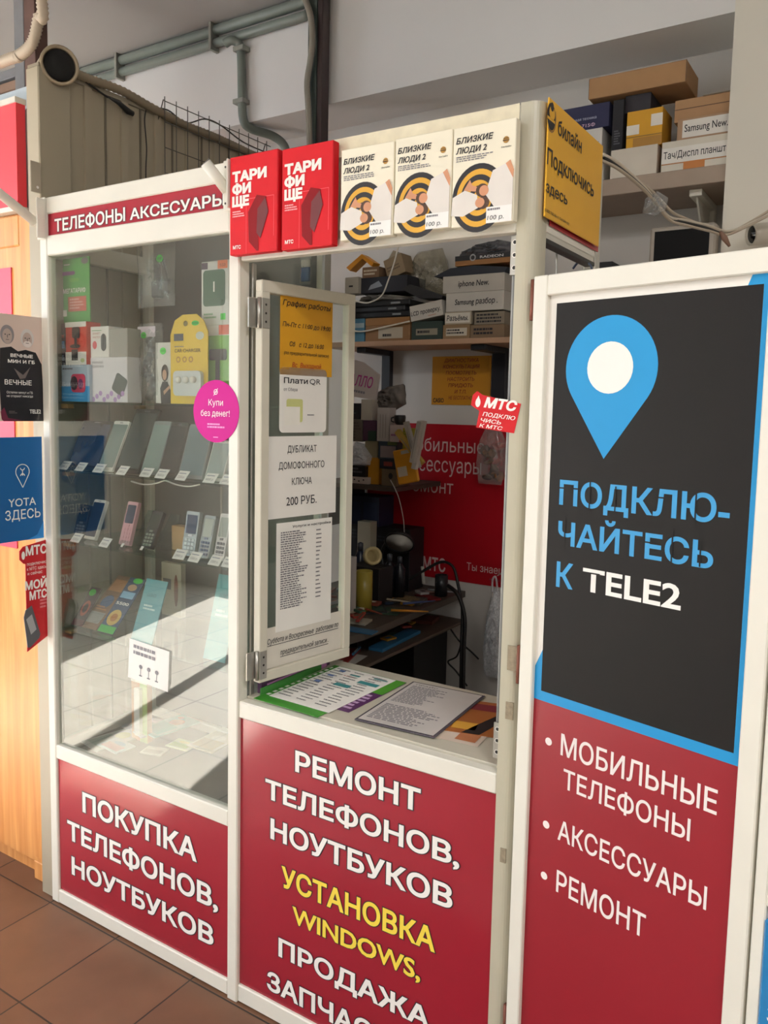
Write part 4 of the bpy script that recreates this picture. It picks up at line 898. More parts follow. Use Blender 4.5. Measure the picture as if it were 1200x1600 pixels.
DG = M('#2c3032', .15, coat=.5); SCR = M('#3d4a4b', .08, coat=.6); SCRL = M('#7f9390', .1, coat=.5); SIL = M('#aeb4b8', .25, .5); BLU = M('#1c2f4e', .12, coat=.5)
specs = [((104, 717), (152, 718), (136, 660), (178, 659), DG, BLU, 'wide dark phone, first from the left on the second shelf'),
         ((154, 719), (178, 720), (182, 660), (207, 660), WINK, SCRL, 'phone with a bright white edge, second from the left on the second shelf'),
         ((181, 721), (218, 722), (215, 642), (255, 641), DG, SCR, 'tall dark phone reaching highest on the second shelf'),
         ((222, 722), (248, 723), (245, 660), (272, 660), SIL, SCRL, 'silver phone with a pale screen in the middle of the second shelf'),
         ((250, 724), (276, 725), (273, 662), (298, 662), DG, M('#25292a', .2), 'near-black phone right of the pale-screened phone'),
         ((281, 726), (318, 728), (300, 665), (338, 665), SIL, M('#6d8087', .1), 'broad grey-blue phone below the magenta sticker'),
         ((322, 728), (350, 729), (338, 690), (366, 690), WINK, M('#a5b3b0', .2), 'short white phone at the right end of the second shelf')]
for bl, br, tl, tr, body, scr, lab in specs:
    leaner('smartphone', lab, 'phone', bl, br, tl, tr, z2, .008, phone(body, scr), 'smartphones leaning on the second shelf')
PNK = M('#d9a3ad', .3); KB = M('#20242a', .3)
sp3 = [((113, 829), (132, 830), (131, 790), (146, 790), KB, M('#1d2735', .1), 1, SIL, 'black phone with silver curved keys, leftmost on the third shelf'),
       ((134, 832), (152, 833), (153, 783), (171, 783), WINK, BLU, 0, None, 'slim phone with a bright white rim on the third shelf'),
       ((190, 833), (206, 834), (206, 785), (221, 786), PNK, M('#32405c', .1), 1, PNK, 'pink-rimmed phone on the third shelf'),
       ((224, 846), (241, 847), (244, 801), (260, 801), KB, M('#39463f', .2), 1, M('#8e9a8e'), 'black phone with light keys in the middle of the third shelf'),
       ((288, 854), (308, 855), (297, 800), (318, 800), SIL, M('#31496b', .1), 1, M('#cfd6da', .3), 'silver phone with a blue screen on the third shelf, right of the cardboard scrap'),
       ((313, 856), (330, 857), (325, 807), (343, 807), SIL, M('#b6bcb6', .2), 1, M('#39496a', .3), 'silver phone with a pale screen on the third shelf'),
       ((338, 858), (354, 859), (350, 804), (366, 804), M('#d3cfd0', .3), M('#9aa39c', .2), 1, M('#51505a', .3), 'pale phone at the right end of the third shelf')]
for bl, br, tl, tr, body, scr, kk, km, lab in sp3:
    leaner('button_phone', lab, 'phone', bl, br, tl, tr, z3, .012, phone(body, scr, kk, .005, km), 'button phones leaning on the third shelf', .09)
for i, (x0, x1, y0, y1) in enumerate(((209, 226, 800, 842), (243, 267, 806, 852))):
    p0, p1, tp = at(x0, y1, .12), at(x1, y1, .12), at((x0+x1)/2, y0, .12); zt_ = tp.z; b = MB(); w_ = p1.x-p0.x
    b.box((p0.x, .11, z3), (p1.x, .165, z3+.002), SHELFGLASS); b.faces([(p0.x, .12, z3), (p1.x, .12, z3), (p1.x-w_*.2, .165, zt_), (p0.x+w_*.2, .165, zt_), (p0.x, .124, z3), (p1.x, .124, z3), (p1.x-w_*.2, .169, zt_), (p0.x+w_*.2, .169, zt_)], [(0, 1, 2, 3), (7, 6, 5, 4), (0, 3, 7, 4), (1, 5, 6, 2), (2, 6, 7, 3)], SHELFGLASS)
    one(b, 'acrylic_stand', ('empty clear phone stand left of the black keypad phone', 'empty clear phone stand right of the black keypad phone')[i], 'stand')
bx('cardboard_scrap', 'small folded brown cardboard piece on the third shelf', 'cardboard', (268, 822, 288, 853), .13, .03, '#b08a5c', None, z3, rough=.8)
# ---- price tags
tags = [[(100, 727), (125, 728), (153, 731), (190, 734), (227, 733), (251, 739), (283, 737), (327, 741), (353, 746)], [(118, 841), (163, 846), (190, 849), (220, 853), (279, 863), (303, 866), (335, 868), (356, 871)]]
ords = ('first', 'second', 'third', 'fourth', 'fifth', 'sixth', 'seventh', 'eighth', 'ninth')
for r, row in enumerate(tags):
    for i, q in enumerate(row):
        p = at(*q, .042); w_, h_ = .040, .030; z0 = (z2, z3)[r]; F = Fr((p.x-w_/2, .037, z0), (1, random.uniform(-.08, .08), 0), (0, .022, .026)); F.o.z += .0004; b = MB()
        clear = r == 1 and i in (2, 3)
        b.box((0, 0, -.0012), (w_, h_, 0), SHELFGLASS if clear else PRICE, 0, F)
        if not clear:
            b.rect(F, w_*.1, h_*.68, w_*.8, h_*.76, M('#8a93a5'), .0004); b.text(F, '%d р.' % (1200+350*((i*5+r*3) % 9)), w_*.15, h_*.22, h_*.24, M('#7a5560') if i == 6 and not r else INKG, w=w_*.7, h=.0006)
        else: b.rect(F, w_*.35, h_*.3, w_*.6, h_*.7, PRICE, .0004)
        one(b, 'price_tag', '%s%s tag from the left along the front edge of the %s glass shelf' % ('clear ' if clear else 'white price ', ords[i], ('second', 'third')[r]), 'price tag', 'price tags on the glass shelves')
one(MB().tube(path([at(205, 752, .04), at(225, 757, .036), at(245, 755, .036), at(258, 751, .04), at(275, 757, .036), at(295, 760, .036), at(312, 757, .04)]), .0022, M('#d9d6cc', .3, .6), 6), 'bead_chain', 'pale bead chain drooping below the second glass shelf', 'chain')
# ---- cards leaning on the fourth shelf
def card(m, deco):
    def fn(t, G, w, h, th):
        b = MB(); b.box((0, 0, -th), (w, h, 0), m, .0006, G); deco(b, G, w, h); part(b, 'card', t)
    return fn
def d_red(b, G, w, h): b.disc(G, w*.5, h*.45, w*.34, h*.2, M('#b3482f')); b.disc(G, w*.5, h*.45, w*.2, h*.12, M('#3a2022'), .0009); b.rect(G, w*.0, 0, w, h*.16, M('#5b1a22')); b.disc(G, w*.4, h*.86, w*.3, h*.09, GREENP, .001, 12)
def d_tan(b, G, w, h): b.rect(G, w*.1, h*.7, w*.9, h*.92, M('#c08552')); b.disc(G, w*.5, h*.5, w*.3, h*.12, M('#3a5a86')); b.rect(G, w*.1, h*.1, w*.9, h*.3, M('#a3a097')); b.scribble(G, w*.15, h*.33, w*.85, h*.42, 2, M('#cc8a55'))
def d_blue(b, G, w, h):
    b.disc(G, w*.5, h*.27, w*.38, h*.14, M('#d8b25a')); b.disc(G, w*.5, h*.27, w*.2, h*.07, M('#b5742c'), .0009); b.rect(G, 0, 0, w, h*.12, M('#47b84c')); b.text(G, '5500', w*.1, h*.5, h*.05, WINK, w=w*.8, bold=.03); b.rect(G, w*.1, h*.62, w*.9, h*.74, M('#8fc0e2')); b.disc(G, w*.5, h*.82, w*.28, h*.06, M('#c9a27c')); b.disc(G, w*.6, h*.95, w*.3, h*.05, GREENP, .001, 12)
def d_teal(b, G, w, h): b.text(G, 'LUXO', w*.25, h*.72, h*.06, M('#2d6a6a'), w=w*.4); b.scribble(G, w*.2, h*.5, w*.8, h*.6, 2, M('#d6eeee'))
def d_wht(b, G, w, h): b.disc(G, w*.75, h*.5, w*.1, h*.3, M('#8a4b32')); b.rect(G, w*.1, h*.5, w*.5, h*.7, INKG)
for nm, lab, bl, br, tl, tr, m, fn in (('dark_red_card', 'dark red accessory card at the left end of the fourth shelf', (95, 978), (118, 982), (138, 918), (166, 920), M('#3c2328', .4), d_red),
        ('tan_card', 'tan and grey accessory card between dark red and blue cards', (123, 983), (150, 987), (184, 902), (214, 902), M('#8d6b4f', .5), d_tan),
        ('blue_card', 'blue card with a gold disc leaning on the fourth shelf', (153, 987), (177, 991), (208, 905), (226, 905), M('#2c4a6e', .4), d_blue),
        ('teal_card', 'plain teal card leaning on the fourth shelf, right of the blue card', (205, 994), (238, 999), (232, 906), (262, 908), M('#5ea3ad', .4), d_teal),
        ('teal_card', 'teal card half hidden at the right end of the fourth shelf', (318, 1022), (352, 1030), (345, 900), (375, 900), M('#58a3a6', .4), d_teal)):
    leaner(nm, lab, 'package', bl, br, tl, tr, z4, .003, card(m, fn))
bx('small_box', 'small cream box at the back of the fourth shelf behind the teal card', 'box', (252, 880, 283, 900), .32, .02, '#d9cdb5', d_wht, z4)
for i, (x, y, c, lab) in enumerate(((165, 985, '#46d24a', 'green'),)):
    pass
# ---- bottom of the case
def a_ob(b, F, w, h): b.rect(F, w*.55, 0, w, h, M('#b9cf78')); b.rect(F, 0, h*.86, w, h, M('#e6e1d4'), .0008); b.prism(F, rnd_rect(w*.34, h*.7, .006, 4, (w*.36, h*.1)), .001, .012, WINK)
bx('orange_package', 'orange and green package with a white gadget, below the fourth shelf', 'package', (205, 1052, 230, 1108), .2, .02, '#dba070', a_ob, z5)
F, w, h = pxbox(.0165+.0016, ((201, 1009), (259, 1021), (257, 1069), (199, 1055)))
F = Fr(at(200, 1058, .0115), (1, 0, -.06), (0, 0, 1)); w, h = .158, .112; b = MB(); b.box((0, 0, -.0006), (w, h, .0), PAPER, 0, F)
b.scribble(F, w*.12, h*.62, w*.9, h*.92, 2, INKG, seed=3)
for k in range(3):
    cx = w*(.32+.2*k); b.disc(F, cx, h*.38, .007, .006, INKG, .0008, 10); b.rect(F, cx-.0012, h*.16, cx+.0012, h*.38, INKG); b.rect(F, cx-.006, h*.14, cx+.006, h*.17, INKG)
one(b, 'paper_notice', 'small white notice with icons stuck on the display case glass', 'notice')
def flat(name, lab, c, size, rot, m, z, fn=None, th=.004, cat='package', group=None, bev=.0008):
    F = Fr((c[0], c[1], z), (math.cos(rot), math.sin(rot), 0), (-math.sin(rot), math.cos(rot), 0)).sub(-size[0]/2, -size[1]/2); b = MB(); b.box((0, 0, 0), (size[0], size[1], th), m, bev, F)
    G = F.sub(0, 0, th)
    if fn: fn(b, G, *size)
    return one(b, name, lab, cat, group)
def fd(c1, c2, sticker=None):
    def fn(b, G, w, h):
        b.rect(G, w*.1, h*.1, w*.9, h*.55, M(c1)); b.disc(G, w*.5, h*.68, w*.25, h*.14, M(c2), .0009)
        if sticker: b.disc(G, w*.3, h*.85, .012, .01, M(sticker), .0012, 12)
    return fn
for i, (q, sz, rot, c, fn, lab) in enumerate((((135, 1140), (.10, .17), -.2, '#d8dcd6', fd('#b9c7bd', '#d3d985'), 'pale package with a yellow mark at the left of the case floor'),
      ((205, 1075), (.12, .10), .2, '#d7d3d6', fd('#c4bcc4', '#e8e4e8', '#46d24a'), 'grey package with a green sticker at the back of the case floor'),
      ((196, 1128), (.06, .05), .1, '#8fb7a6', fd('#6aa58f', '#46d24a'), 'small green package in the middle of the case floor'),
      ((172, 1178), (.10, .07), -.1, '#cfd9de', fd('#d9a3a0', '#a8c4dd'), 'blue and red package near the front of the case floor'),
      ((240, 1150), (.08, .12), -.3, '#d8d2da', fd('#d6a9c4', '#e6e1e8'), 'pink-topped package in the middle of the case floor'),
      ((280, 1140), (.10, .17), -.15, '#9fd2c6', fd('#7fc9bc', '#e88a4c', '#e86a3c'), 'mint package with an orange sticker on the case floor'),
      ((285, 1180), (.08, .06), .1, '#cfdba4', fd('#b7cf74', '#e8e07c'), 'lime package lying in front of the mint one'),
      ((334, 1178), (.10, .13), .05, '#d8cda8', fd('#c9b37a', '#e6dfc4'), 'straw coloured package at the right of the case floor'),
      ((232, 1200), (.07, .05), .3, '#d6cfc2', fd('#b9b0a2', '#e6e0d4'), 'small beige package at the front edge of the case floor'))):
    p = atz(*q, z5); p.y = min(max(p.y, .11), .29); p.x = min(max(p.x, .08), .64)
    flat('flat_package', lab, p, sz, rot, M(c, .35), z5+.0051*i, fn, group='packages on the case floor')
# ================================================================== PAPERS ON THE COUNTER
zc = .8056
one(MB().box((.758, .06, zc), (.772, .35, zc+.03), M('#5d3b63', .5), .001).box((.7725, .08, zc), (.776, .33, zc+.022), M('#c68ac6', .5)).box((.7765, .05, zc), (.780, .30, zc+.018), M('#3f8a3a', .5)), 'leaflet_row', 'row of purple, pink and green leaflets along the glass at the counter edge', 'leaflets')
def fgreen(b, G, w, h):
    b.scribble(G, .006, h*.1, .016, h*.95, 12, WINK)
flat('green_sheet', 'green leaflet showing round the edges of the price sheet on the counter', (.885, .185), (.205, .33), -.03, M('#3f8f2e', .5), zc, fgreen, .0012)
def fprice(b, G, w, h):
    R = random.Random(2)
    for r in range(15):
        v = h*(.95-.06*r)
        for k in range(3): b.scribble(G, w*(.04+.31*k), v-h*.03, w*(.29+.31*k), v, 1, INKG, seed=r*3+k)
    for a in ((.4, .55, .66, .62), (.62, .72, .95, .79), (.35, .85, .52, .88), (.72, .9, .95, .92), (.1, .72, .2, .76), (.1, .52, .2, .57), (.12, .88, .22, .92)): b.rect(G, w*a[0], h*a[1], w*a[2], h*a[3], M('#3f8f93' if a[2] > .5 else '#6d86b8'), .0009)
    b.scribble(G, w*.3, h*.8, w*.6, h*.82, 1, M('#c06a6a'))
flat('price_sheet', 'white price sheet with teal cells lying on the green leaflet on the counter', (.898, .20), (.19, .29), -.03, PAPER, zc+.0014, fprice, .0008, 'sheet')
flat('striped_leaflet', 'narrow purple and green leaflet between the two sheets on the counter', (1.006, .215), (.04, .26), -.02, M('#5c2f63', .4), zc, lambda b, G, w, h: (b.rect(G, 0, h*.55, w, h, M('#4f9a2c')), b.scribble(G, w*.2, h*.05, w*.8, h*.5, 6, M('#d6b4dc'))), .001, 'leaflet')
def fdoc(b, G, w, h):
    b.rect(G, w*.03, h*.02, w*.97, h*.98, M('#cdc7c3', .35)); b.scribble(G, w*.08, h*.48, w*.6, h*.9, 16, INKG, seed=6, h=.0009); b.scribble(G, w*.08, h*.08, w*.85, h*.42, 12, INKG, seed=8, h=.0009); b.text(G, 'ПРАЙС', w*.1, h*.92, h*.025, INK, w=w*.3)
flat('plastic_file', 'dark-edged plastic file with a printed grey page on the counter', (1.155, .21), (.205, .305), .07, M('#57525a', .25), zc+.0022, fdoc, .003, 'file')
flat('magazine', 'orange and black magazine peeping out from under the plastic file', (1.30, .24), (.14, .21), .25, M('#a5622f', .4), zc, lambda b, G, w, h: (b.poly(G, [(w*.3, 0), (w*.6, 0), (w, h*.7), (w, h)], M('#1d1718')), b.rect(G, w*.1, h*.1, w*.5, h*.3, M('#d9a13c')), b.rect(G, w*.1, h*.7, w*.7, h*.9, M('#7a2430'))), .0018, 'magazine')
flat('flyer', 'pale flyer under the magazine near the right end of the counter', (1.30, .115), (.12, .07), .1, M('#d6c4b4', .5), zc, lambda b, G, w, h: b.rect(G, w*.5, h*.2, w*.9, h*.8, M('#b5714a')), .0006, 'leaflet')

# ================================================================== INSIDE THE BOOTH: BACK WALL
def lab_txt(s, u0, u1, v, hh, c='#1c1a1f', **k): return lambda b, F, w, h: b.text(F, s, w*u0, h*v, h*hh, M(c), w=w*(u1-u0), **k)
F = Fr((.06, YW-.004, .80), (1, 0, 0), (0, 0, 1)); G = F
b = MB(); b.box((0, 0, -.003), (1.05, .668, 0), M('#a90f1f', .3, noise=.05, scale=4), 0, F); TX = M('#d8c0bd', .5)
b.tpx(G, 'Мобильные', (632, 706), (757, 706), (632, 685), TX); b.tpx(G, 'Аксессуары', (630, 737), (752, 738), (630, 714), TX); b.tpx(G, 'Ремонт', (632, 769), (708, 769), (632, 748), TX)
b.tpx(G, 'МТС', (661, 891), (696, 892), (661, 871), TX, bold=.03); c = G.uv(645, 877); b.ring(G, c[0], c[1], .0, .012, TX, .001, 16, 0, 2*math.pi, 1.4)
for a in ((-.02, .027, .022, .029), (.02, -.03, .022, .029)): b.rect(G, c[0]+a[0], c[1]+a[1], c[0]+a[2], c[1]+a[3], TX)
b.tpx(G, 'Ты знаешь', (729, 893), (796, 897), (729, 881), TX); b.scribble(G, .62, .02, .8, .035, 1, M('#8c3a40'))
one(b, 'red_wall_banner', 'large dark red banner with pale lettering on the back wall inside the booth', 'banner')
F, w, h = pxbox(YW-.003, ((675, 557), (767, 556), (767, 633), (675, 633)))
b = MB(); b.box((0, 0, -.002), (w, h, 0), M('#c78a14', .6, noise=.05), 0, F); RI = M('#7d1f1c', .6)
for i, (s, ww) in enumerate((('ДИАГНОСТИКА', .58), ('КОНСУЛЬТАЦИЯ', .62), ('ПОСМОТРЕТЬ', .52), ('НАСТРОИТЬ', .46), ('ПРИДЮТЬ', .42), ('И Т.П.', .2), ('НЕ БЕСПЛАТНО', .4))): b.text(F, s, w*.5, h*(.88-.128*i), h*.075, RI, w=w*ww, al='c', italic=.15, bold=.01)
b.text(F, 'CASIO', w*.0+.008, h*.05, h*.09, INK, w=w*.19, bold=.03)
one(b, 'yellow_poster', 'ochre poster with dark red centred lines on the back wall under the shelf', 'poster')
# ---- the plank shelf along the back wall
ZS = at(640, 531, 1.35).z; PLK = M('#b28e72', .6, noise=.08)
sh = thing('wall_shelf', 'pale wooden plank shelf loaded with parts boxes, on the back wall inside the booth', 'shelf', (.45, 1.48, ZS-.02))
part(MB().box((-.02, 1.35, ZS-.022), (.93, YW-.001, ZS-.0005), PLK, .002), 'plank', sh)
for x0, x1 in ((595, 608), (767, 789)):
    p, q = at(x0, 580, 1.56), at(x1, 580, 1.56)
    part(MB().box((p.x, 1.565, ZS-.24), (q.x, YW-.0062, ZS-.023), M('#1c1c22', .5), .002).box((p.x, 1.37, ZS-.045), (q.x, 1.565, ZS-.023), M('#1c1c22', .5), .002), 'bracket', sh)
SB = 1.362
def sx(name, lab, quad, dep, col, art=None, zs=None, Y=SB, **k): return bx(name, lab, 'box', quad, Y, dep, col, art, zs, rough=.7, **k)
def pl(s, u0=.1, u1=.9, v=.25, hh=.5, bg=None):
    def f(b, F, w, h):
        if bg: b.rect(F, w*(u0-.06), h*(v-.18), w*(u1+.06), h*(v+hh+.18), M(bg, .7), .0006)
        b.text(F, s, w*u0, h*v, h*hh, INK, w=w*(u1-u0), bold=.022, italic=.12, h=.001)
    return f
A1 = sx('parts_box', 'bottom right cardboard box on the booth shelf, with a handwritten label', (735, 507, 788, 526), .2, '#7a644c', lambda b, F, w, h: b.scribble(F, w*.1, h*.2, w*.9, h*.8, 2, INK, seed=3), ZS)
A2 = sx('parts_box', 'bottom cardboard box under the connectors box on the booth shelf', (692, 507, 734, 526), .2, '#8a7050', lambda b, F, w, h: (b.rect(F, w*.12, h*.2, w*.9, h*.75, M('#bdb5a4')), b.scribble(F, w*.15, h*.3, w*.85, h*.7, 2, INK, seed=4, h=.001)), ZS)
A3 = sx('parts_box', 'box with a printed connectors label on the booth shelf', (695, 487, 736, 507), .2, '#a89c88', pl('Разъёмы.', .08, .9, .3, .42, '#cfcabd'), A2['top']+.0004)
A4 = sx('parts_box', 'box covered in handwriting beside the connectors box on the booth shelf', (741, 487, 788, 507), .2, '#857a68', lambda b, F, w, h: b.scribble(F, w*.08, h*.1, w*.92, h*.9, 3, INK, seed=5), A1['top']+.0004)
zt3 = max(A3['top'], A4['top'])+.0004
A5 = sx('parts_box', 'white box labelled for dismantled phones in the right stack on the booth shelf', (697, 456, 787, 486), .2, '#bdb9b0', pl('Samsung разбор .', .16, .9, .36, .3), zt3)
A6 = sx('parts_box', 'topmost white labelled box of the right stack on the booth shelf', (692, 429, 788, 456), .2, '#b5b0a6', pl('iphone New.', .26, .76, .36, .34), A5['top']+.0004)
A7 = one(MB().prism(Fr((A6.location.x, SB, A6['top']+.0004), (1, 0, 0), (0, 0, 1)), [(-.17, .003), (-.14, 0), (.13, 0), (.14, .018), (.0, .034), (-.10, .03)], -.2, .0, M('#20242f', .6)), 'pouch', 'flat dark blue pouch between the white boxes and the graphics card box', 'pouch')
def a_rad(b, F, w, h): b.rect(F, 0, h*.5, w, h, M('#191a1c'), .0006); b.text(F, 'RADEON', w*.46, h*.62, h*.24, M('#c9c9c9'), w=w*.42, bold=.03, h=.001); b.ring(F, w*.33, h*.74, .008, .013, M('#9a9a9a'), .001, 16)
A8 = sx('graphics_box', 'dark and tan graphics card box near the top of the right stack in the booth', (711, 397, 797, 426), .19, '#96693a', a_rad, A6['top']+.0355)
F, w, h = pxbox(SB+.02, rbox(708, 372, 803, 398)); F.o.z = A8['top']
one(MB().crumple(F.sub(0, 0, -.06), [(0, 0), (w, 0), (w, h*.7), (w*.7, h), (w*.3, h*.8), (0, h*.4)], .1, glass_mat('dark_film', (.45, .45, .47), .06, .15, .25, (.25, .25, .27)), 4, 9, .5), 'plastic_wrap', 'crumpled dark plastic wrap lying on the graphics card box', 'wrap')
# left half of the shelf
B1 = sx('cardboard_box', 'brown cardboard box with a paper label, bottom of the left pile on the booth shelf', (571, 508, 640, 532), .2, '#8a6642', lambda b, F, w, h: (b.rect(F, w*.3, h*.15, w*.85, h*.85, M('#b5ab98')), b.scribble(F, w*.4, h*.2, w*.7, h*.5, 1, INK, h=.001)), ZS)
B2 = sx('blue_box', 'small blue and grey box at the left end of the booth shelf', (545, 498, 569, 532), .15, '#4f7f96', lambda b, F, w, h: b.rect(F, 0, h*.6, w, h*.8, M('#9fb0b5')), ZS)
B3 = sx('cardboard_box', 'flat brown cardboard box lying on the labelled cardboard box in the booth', (571, 496, 640, 508), .2, '#93693c', None, B1['top']+.0004)
zz = B3['top']+.0004
for i, (y0, y1, x0, x1, c, lab) in enumerate(((487, 496, 548, 640, '#18191c', 'lowest black laptop of the pile on the booth shelf'), (479, 487, 545, 632, '#2b2c30', 'middle dark laptop of the pile on the booth shelf'), (470, 479, 540, 640, '#17181a', 'upper black laptop of the pile on the booth shelf'))):
    o = bx('laptop', lab, 'laptop', (x0, y0, x1, y1), SB-.002*i, .2, c, lambda b, F, w, h: b.box((w*.72, h*.3, .0), (w*.86, h*.6, .002), SIL, 0, F), zz+.0003, group='laptops on the booth shelf', bev=.004); zz = o['top']
one(MB().crumple(Fr((at(548, 470, SB).x, SB, zz+.0005), (1, 0, 0), (0, 0, 1)).sub(0, 0, -.08), [(0, .0), (.24, .002), (.25, .02), (.17, .03), (.05, .034), (0, .02)], .14, M('#8f8a82', .7), 12, 8, .4), 'cloth_bundle', 'grey crumpled cloth lying on the pile of laptops', 'cloth'); zz += .036
B5 = sx('dark_box', 'dark box with a pale mark above the cloth on the booth shelf', (561, 432, 636, 453), .15, '#23242c', lambda b, F, w, h: b.poly(F, [(w*.2, h*.2), (w*.5, h*.4), (w*.42, h*.75), (w*.25, h*.5)], M('#8a8f96')), zz+.0003, Y=SB+.02)
B6 = sx('white_adapter', 'small off-white adapter box left of the dark box on the booth shelf', (539, 433, 560, 456), .06, '#a8a294', lambda b, F, w, h: b.rect(F, w*.3, h*.4, w*.6, h*.5, INK), zz+.0003)
B7 = sx('brown_box', 'little brown box standing on the dark box in the booth', (566, 417, 592, 432), .1, '#775a40', lambda b, F, w, h: b.scribble(F, w*.1, h*.2, w*.9, h*.8, 2, M('#c9bda6'), seed=2), B5['top']+.0004, Y=SB+.03)
q = [at(*p, SB+.04) for p in ((541, 418), (565, 397), (584, 410), (580, 416), (566, 404), (546, 423))]; zl = B5['top']+.0004
F = Fr(q[0], (1, 0, 0), (0, 0, 1)); pp_ = [((p-q[0]).dot(F.u), (p-q[0]).dot(F.v)) for p in q]
one(MB().prism(F, pp_, -.05, 0, M('#d08a1e', .5)), 'orange_flap', 'bent orange cardboard flap sticking up at the top left of the booth shelf', 'cardboard')
for i, (quad, c, lab) in enumerate((((( 594, 411), (618, 398), (634, 424), (606, 437)), '#8a765a', 'tilted tan carton leaning beside the orange flap in the booth'), (((612, 397), (626, 388), (640, 410), (632, 424)), '#a09680', 'tilted pale carton leaning behind the tan one in the booth'))):
    P = [at(*p, SB+.05+.085*i) for p in quad]; F = Fr(P[3], P[2]-P[3], P[0]-P[3]); w, h = (P[2]-P[3]).length, (P[0]-P[3]).length
    b = MB(); b.box((0, 0, -.08), (w, h, 0), M(c, .7), .001, F); b.scribble(F, w*.1, h*.3, w*.8, h*.6, 2, M('#5d4a36'), seed=i); one(b, 'tilted_carton', lab, 'box')
F, w, h = pxbox(SB+.12, rbox(632, 386, 694, 462))
one(MB().crumple(F.sub(0, 0, -.05), [(0, h*.1), (w*.4, 0), (w, 0), (w*.95, h*.6), (w*.8, h), (w*.2, h*.97), (w*.02, h*.6)], .13, glass_mat('yellowed_film', (.80, .78, .70), .06, .1, .2, (.62, .58, .48)), 8, 10, .3), 'plastic_bag', 'large crinkled translucent bag in the middle of the booth shelf', 'bag')
P = [at(*p, SB-.004) for p in ((641, 479), (692, 464), (692, 492), (642, 503))]; F = Fr(P[3], P[2]-P[3], (0, 0, 1)); w, h = (P[2]-P[3]).length, (P[0]-P[3]).length
C1 = sx('parts_box', 'dark green box in the middle of the booth shelf under the tilted white label box', (643, 502, 691, 529), .18, '#2b3a34', lambda b, F, w, h: (b.rect(F, w*.15, h*.25, w*.85, h*.6, M('#8d8674')), b.scribble(F, w*.2, h*.3, w*.8, h*.55, 1, INK, h=.001)), ZS)
b = MB(); b.box((0, 0, -.16), (w, h, 0), M('#c3beb4', .7), .001, F); b.text(F, 'LCD проверку.', w*.03, h*.34, h*.28, INK, w=w*.92, bold=.022, italic=.12); b.rect(F, w*.55, h*.14, w*.8, h*.17, M('#b0603a'))
one(b, 'parts_box', 'tilted white box labelled for screen testing in the middle of the booth shelf', 'box')
one(MB().prism(Fr(at(636, 447, SB-.01), (1, 0, 0), (0, 0, 1)), [((at(x, y, SB-.01)-at(636, 447, SB-.01)).x, (at(x, y, SB-.01)-at(636, 447, SB-.01)).z) for x, y in ((628, 452), (640, 444), (692, 462), (690, 466), (655, 466))], -.08, 0, M('#1f1e20', .5)), 'black_tray', 'pointed black plastic tray behind the tilted white box', 'tray')
one(MB().tube(path([at(622, 386, SB-.02), at(616, 410, SB-.02), at(606, 440, SB-.02), at(596, 462, SB-.02), at(576, 473, SB-.02), at(556, 470, SB-.02), at(545, 462, SB-.015)]), .0032, WPAINT, 8), 'white_cable', 'white cable looping down in front of the pile on the booth shelf', 'cable')
one(MB().tube(path([at(543, 515, SB-.015), at(565, 518, SB-.015), at(600, 511, SB-.015), at(640, 502, SB-.015)]), .0032, WPAINT, 8), 'white_cable', 'white cable drooping across the cardboard box on the booth shelf', 'cable')
# ---- heap on the side shelf above the desk
YP = 1.24; ZP = at(600, 759, YP).z
ss = thing('side_shelf', 'small dark shelf over the desk carrying a heap of boxes, left inside the booth', 'shelf', (.2, 1.4, ZP-.02))
part(MB().box((.03, YP-.02, ZP-.02), (at(622, 760, YP).x, YW-.01, ZP-.0005), M('#4a3c34', .6), .002), 'plank', ss)
part(MB().box((.031, YP+.1, ZP-.2), (.05, YW-.01, ZP-.0202), M('#2b2a2a', .5)), 'bracket', ss)
def hp(name, lab, quad, dep, col, art=None, zs=ZP, Y=YP, cat='box', **k): return bx(name, lab, cat, quad, Y, dep, col, art, zs, rough=.6, **k)
h1 = hp('white_box', 'white box with black dots at the bottom left of the heap inside the booth', (540, 745, 575, 759), .12, '#cdbfb8', lambda b, F, w, h: [b.disc(F, w*(.2+.2*k), h*(.4+.2*(k % 2)), .004, .003, INK) for k in range(4)])
h2 = hp('black_bundle', 'black plastic tray lying on the dotted white box in the booth heap', (541, 728, 571, 744), .1, '#17171a', lambda b, F, w, h: b.scribble(F, w*.1, h*.3, w*.9, h*.9, 2, M('#5d5d66')), h1['top']+.0004, cat='tray')
h3 = hp('yellow_box', 'upright yellow box in the middle of the booth heap', (572, 715, 592, 759), .06, '#c58a1c', None, Y=YP+.02)
h4 = hp('brown_box', 'small brown box at the foot of the heap beside the yellow box', (596, 733, 620, 759), .1, '#6b5a44', lambda b, F, w, h: b.disc(F, w*.6, h*.6, .01, .012, INK))
h5 = hp('dark_red_box', 'dark box with a red label stacked in the booth heap', (593, 718, 620, 733), .1, '#22252e', lambda b, F, w, h: b.rect(F, w*.25, h*.3, w*.75, h*.75, M('#8a3a34')), h4['top']+.0004)
h6 = hp('photo_card', 'card with a faded picture and blue edge in the booth heap', (591, 690, 620, 718), .05, '#33424e', lambda b, F, w, h: (b.rect(F, w*.12, h*.1, w*.95, h*.75, M('#8d7f80')), b.rect(F, w*.5, h*.8, w, h, M('#56633a'))), h5['top']+.0004)
h7 = hp('beige_box', 'beige card box above the yellow box in the booth heap', (570, 689, 590, 714), .06, '#9c9376', None, h3['top']+.0004, Y=YP+.02)
F, w, h = pxbox(YP-.005, rbox(543, 690, 577, 728)); F.o.z = h2['top']+.0005
one(MB().crumple(F.sub(0, 0, -.03), [(0, 0), (w*.9, 0), (w, h*.4), (w*.6, h*.9), (w*.2, h), (0, h*.6)], .06, BAGW, 21, 8, .4), 'plastic_bag', 'small clear bag of parts lying on the black tray in the booth heap', 'bag')
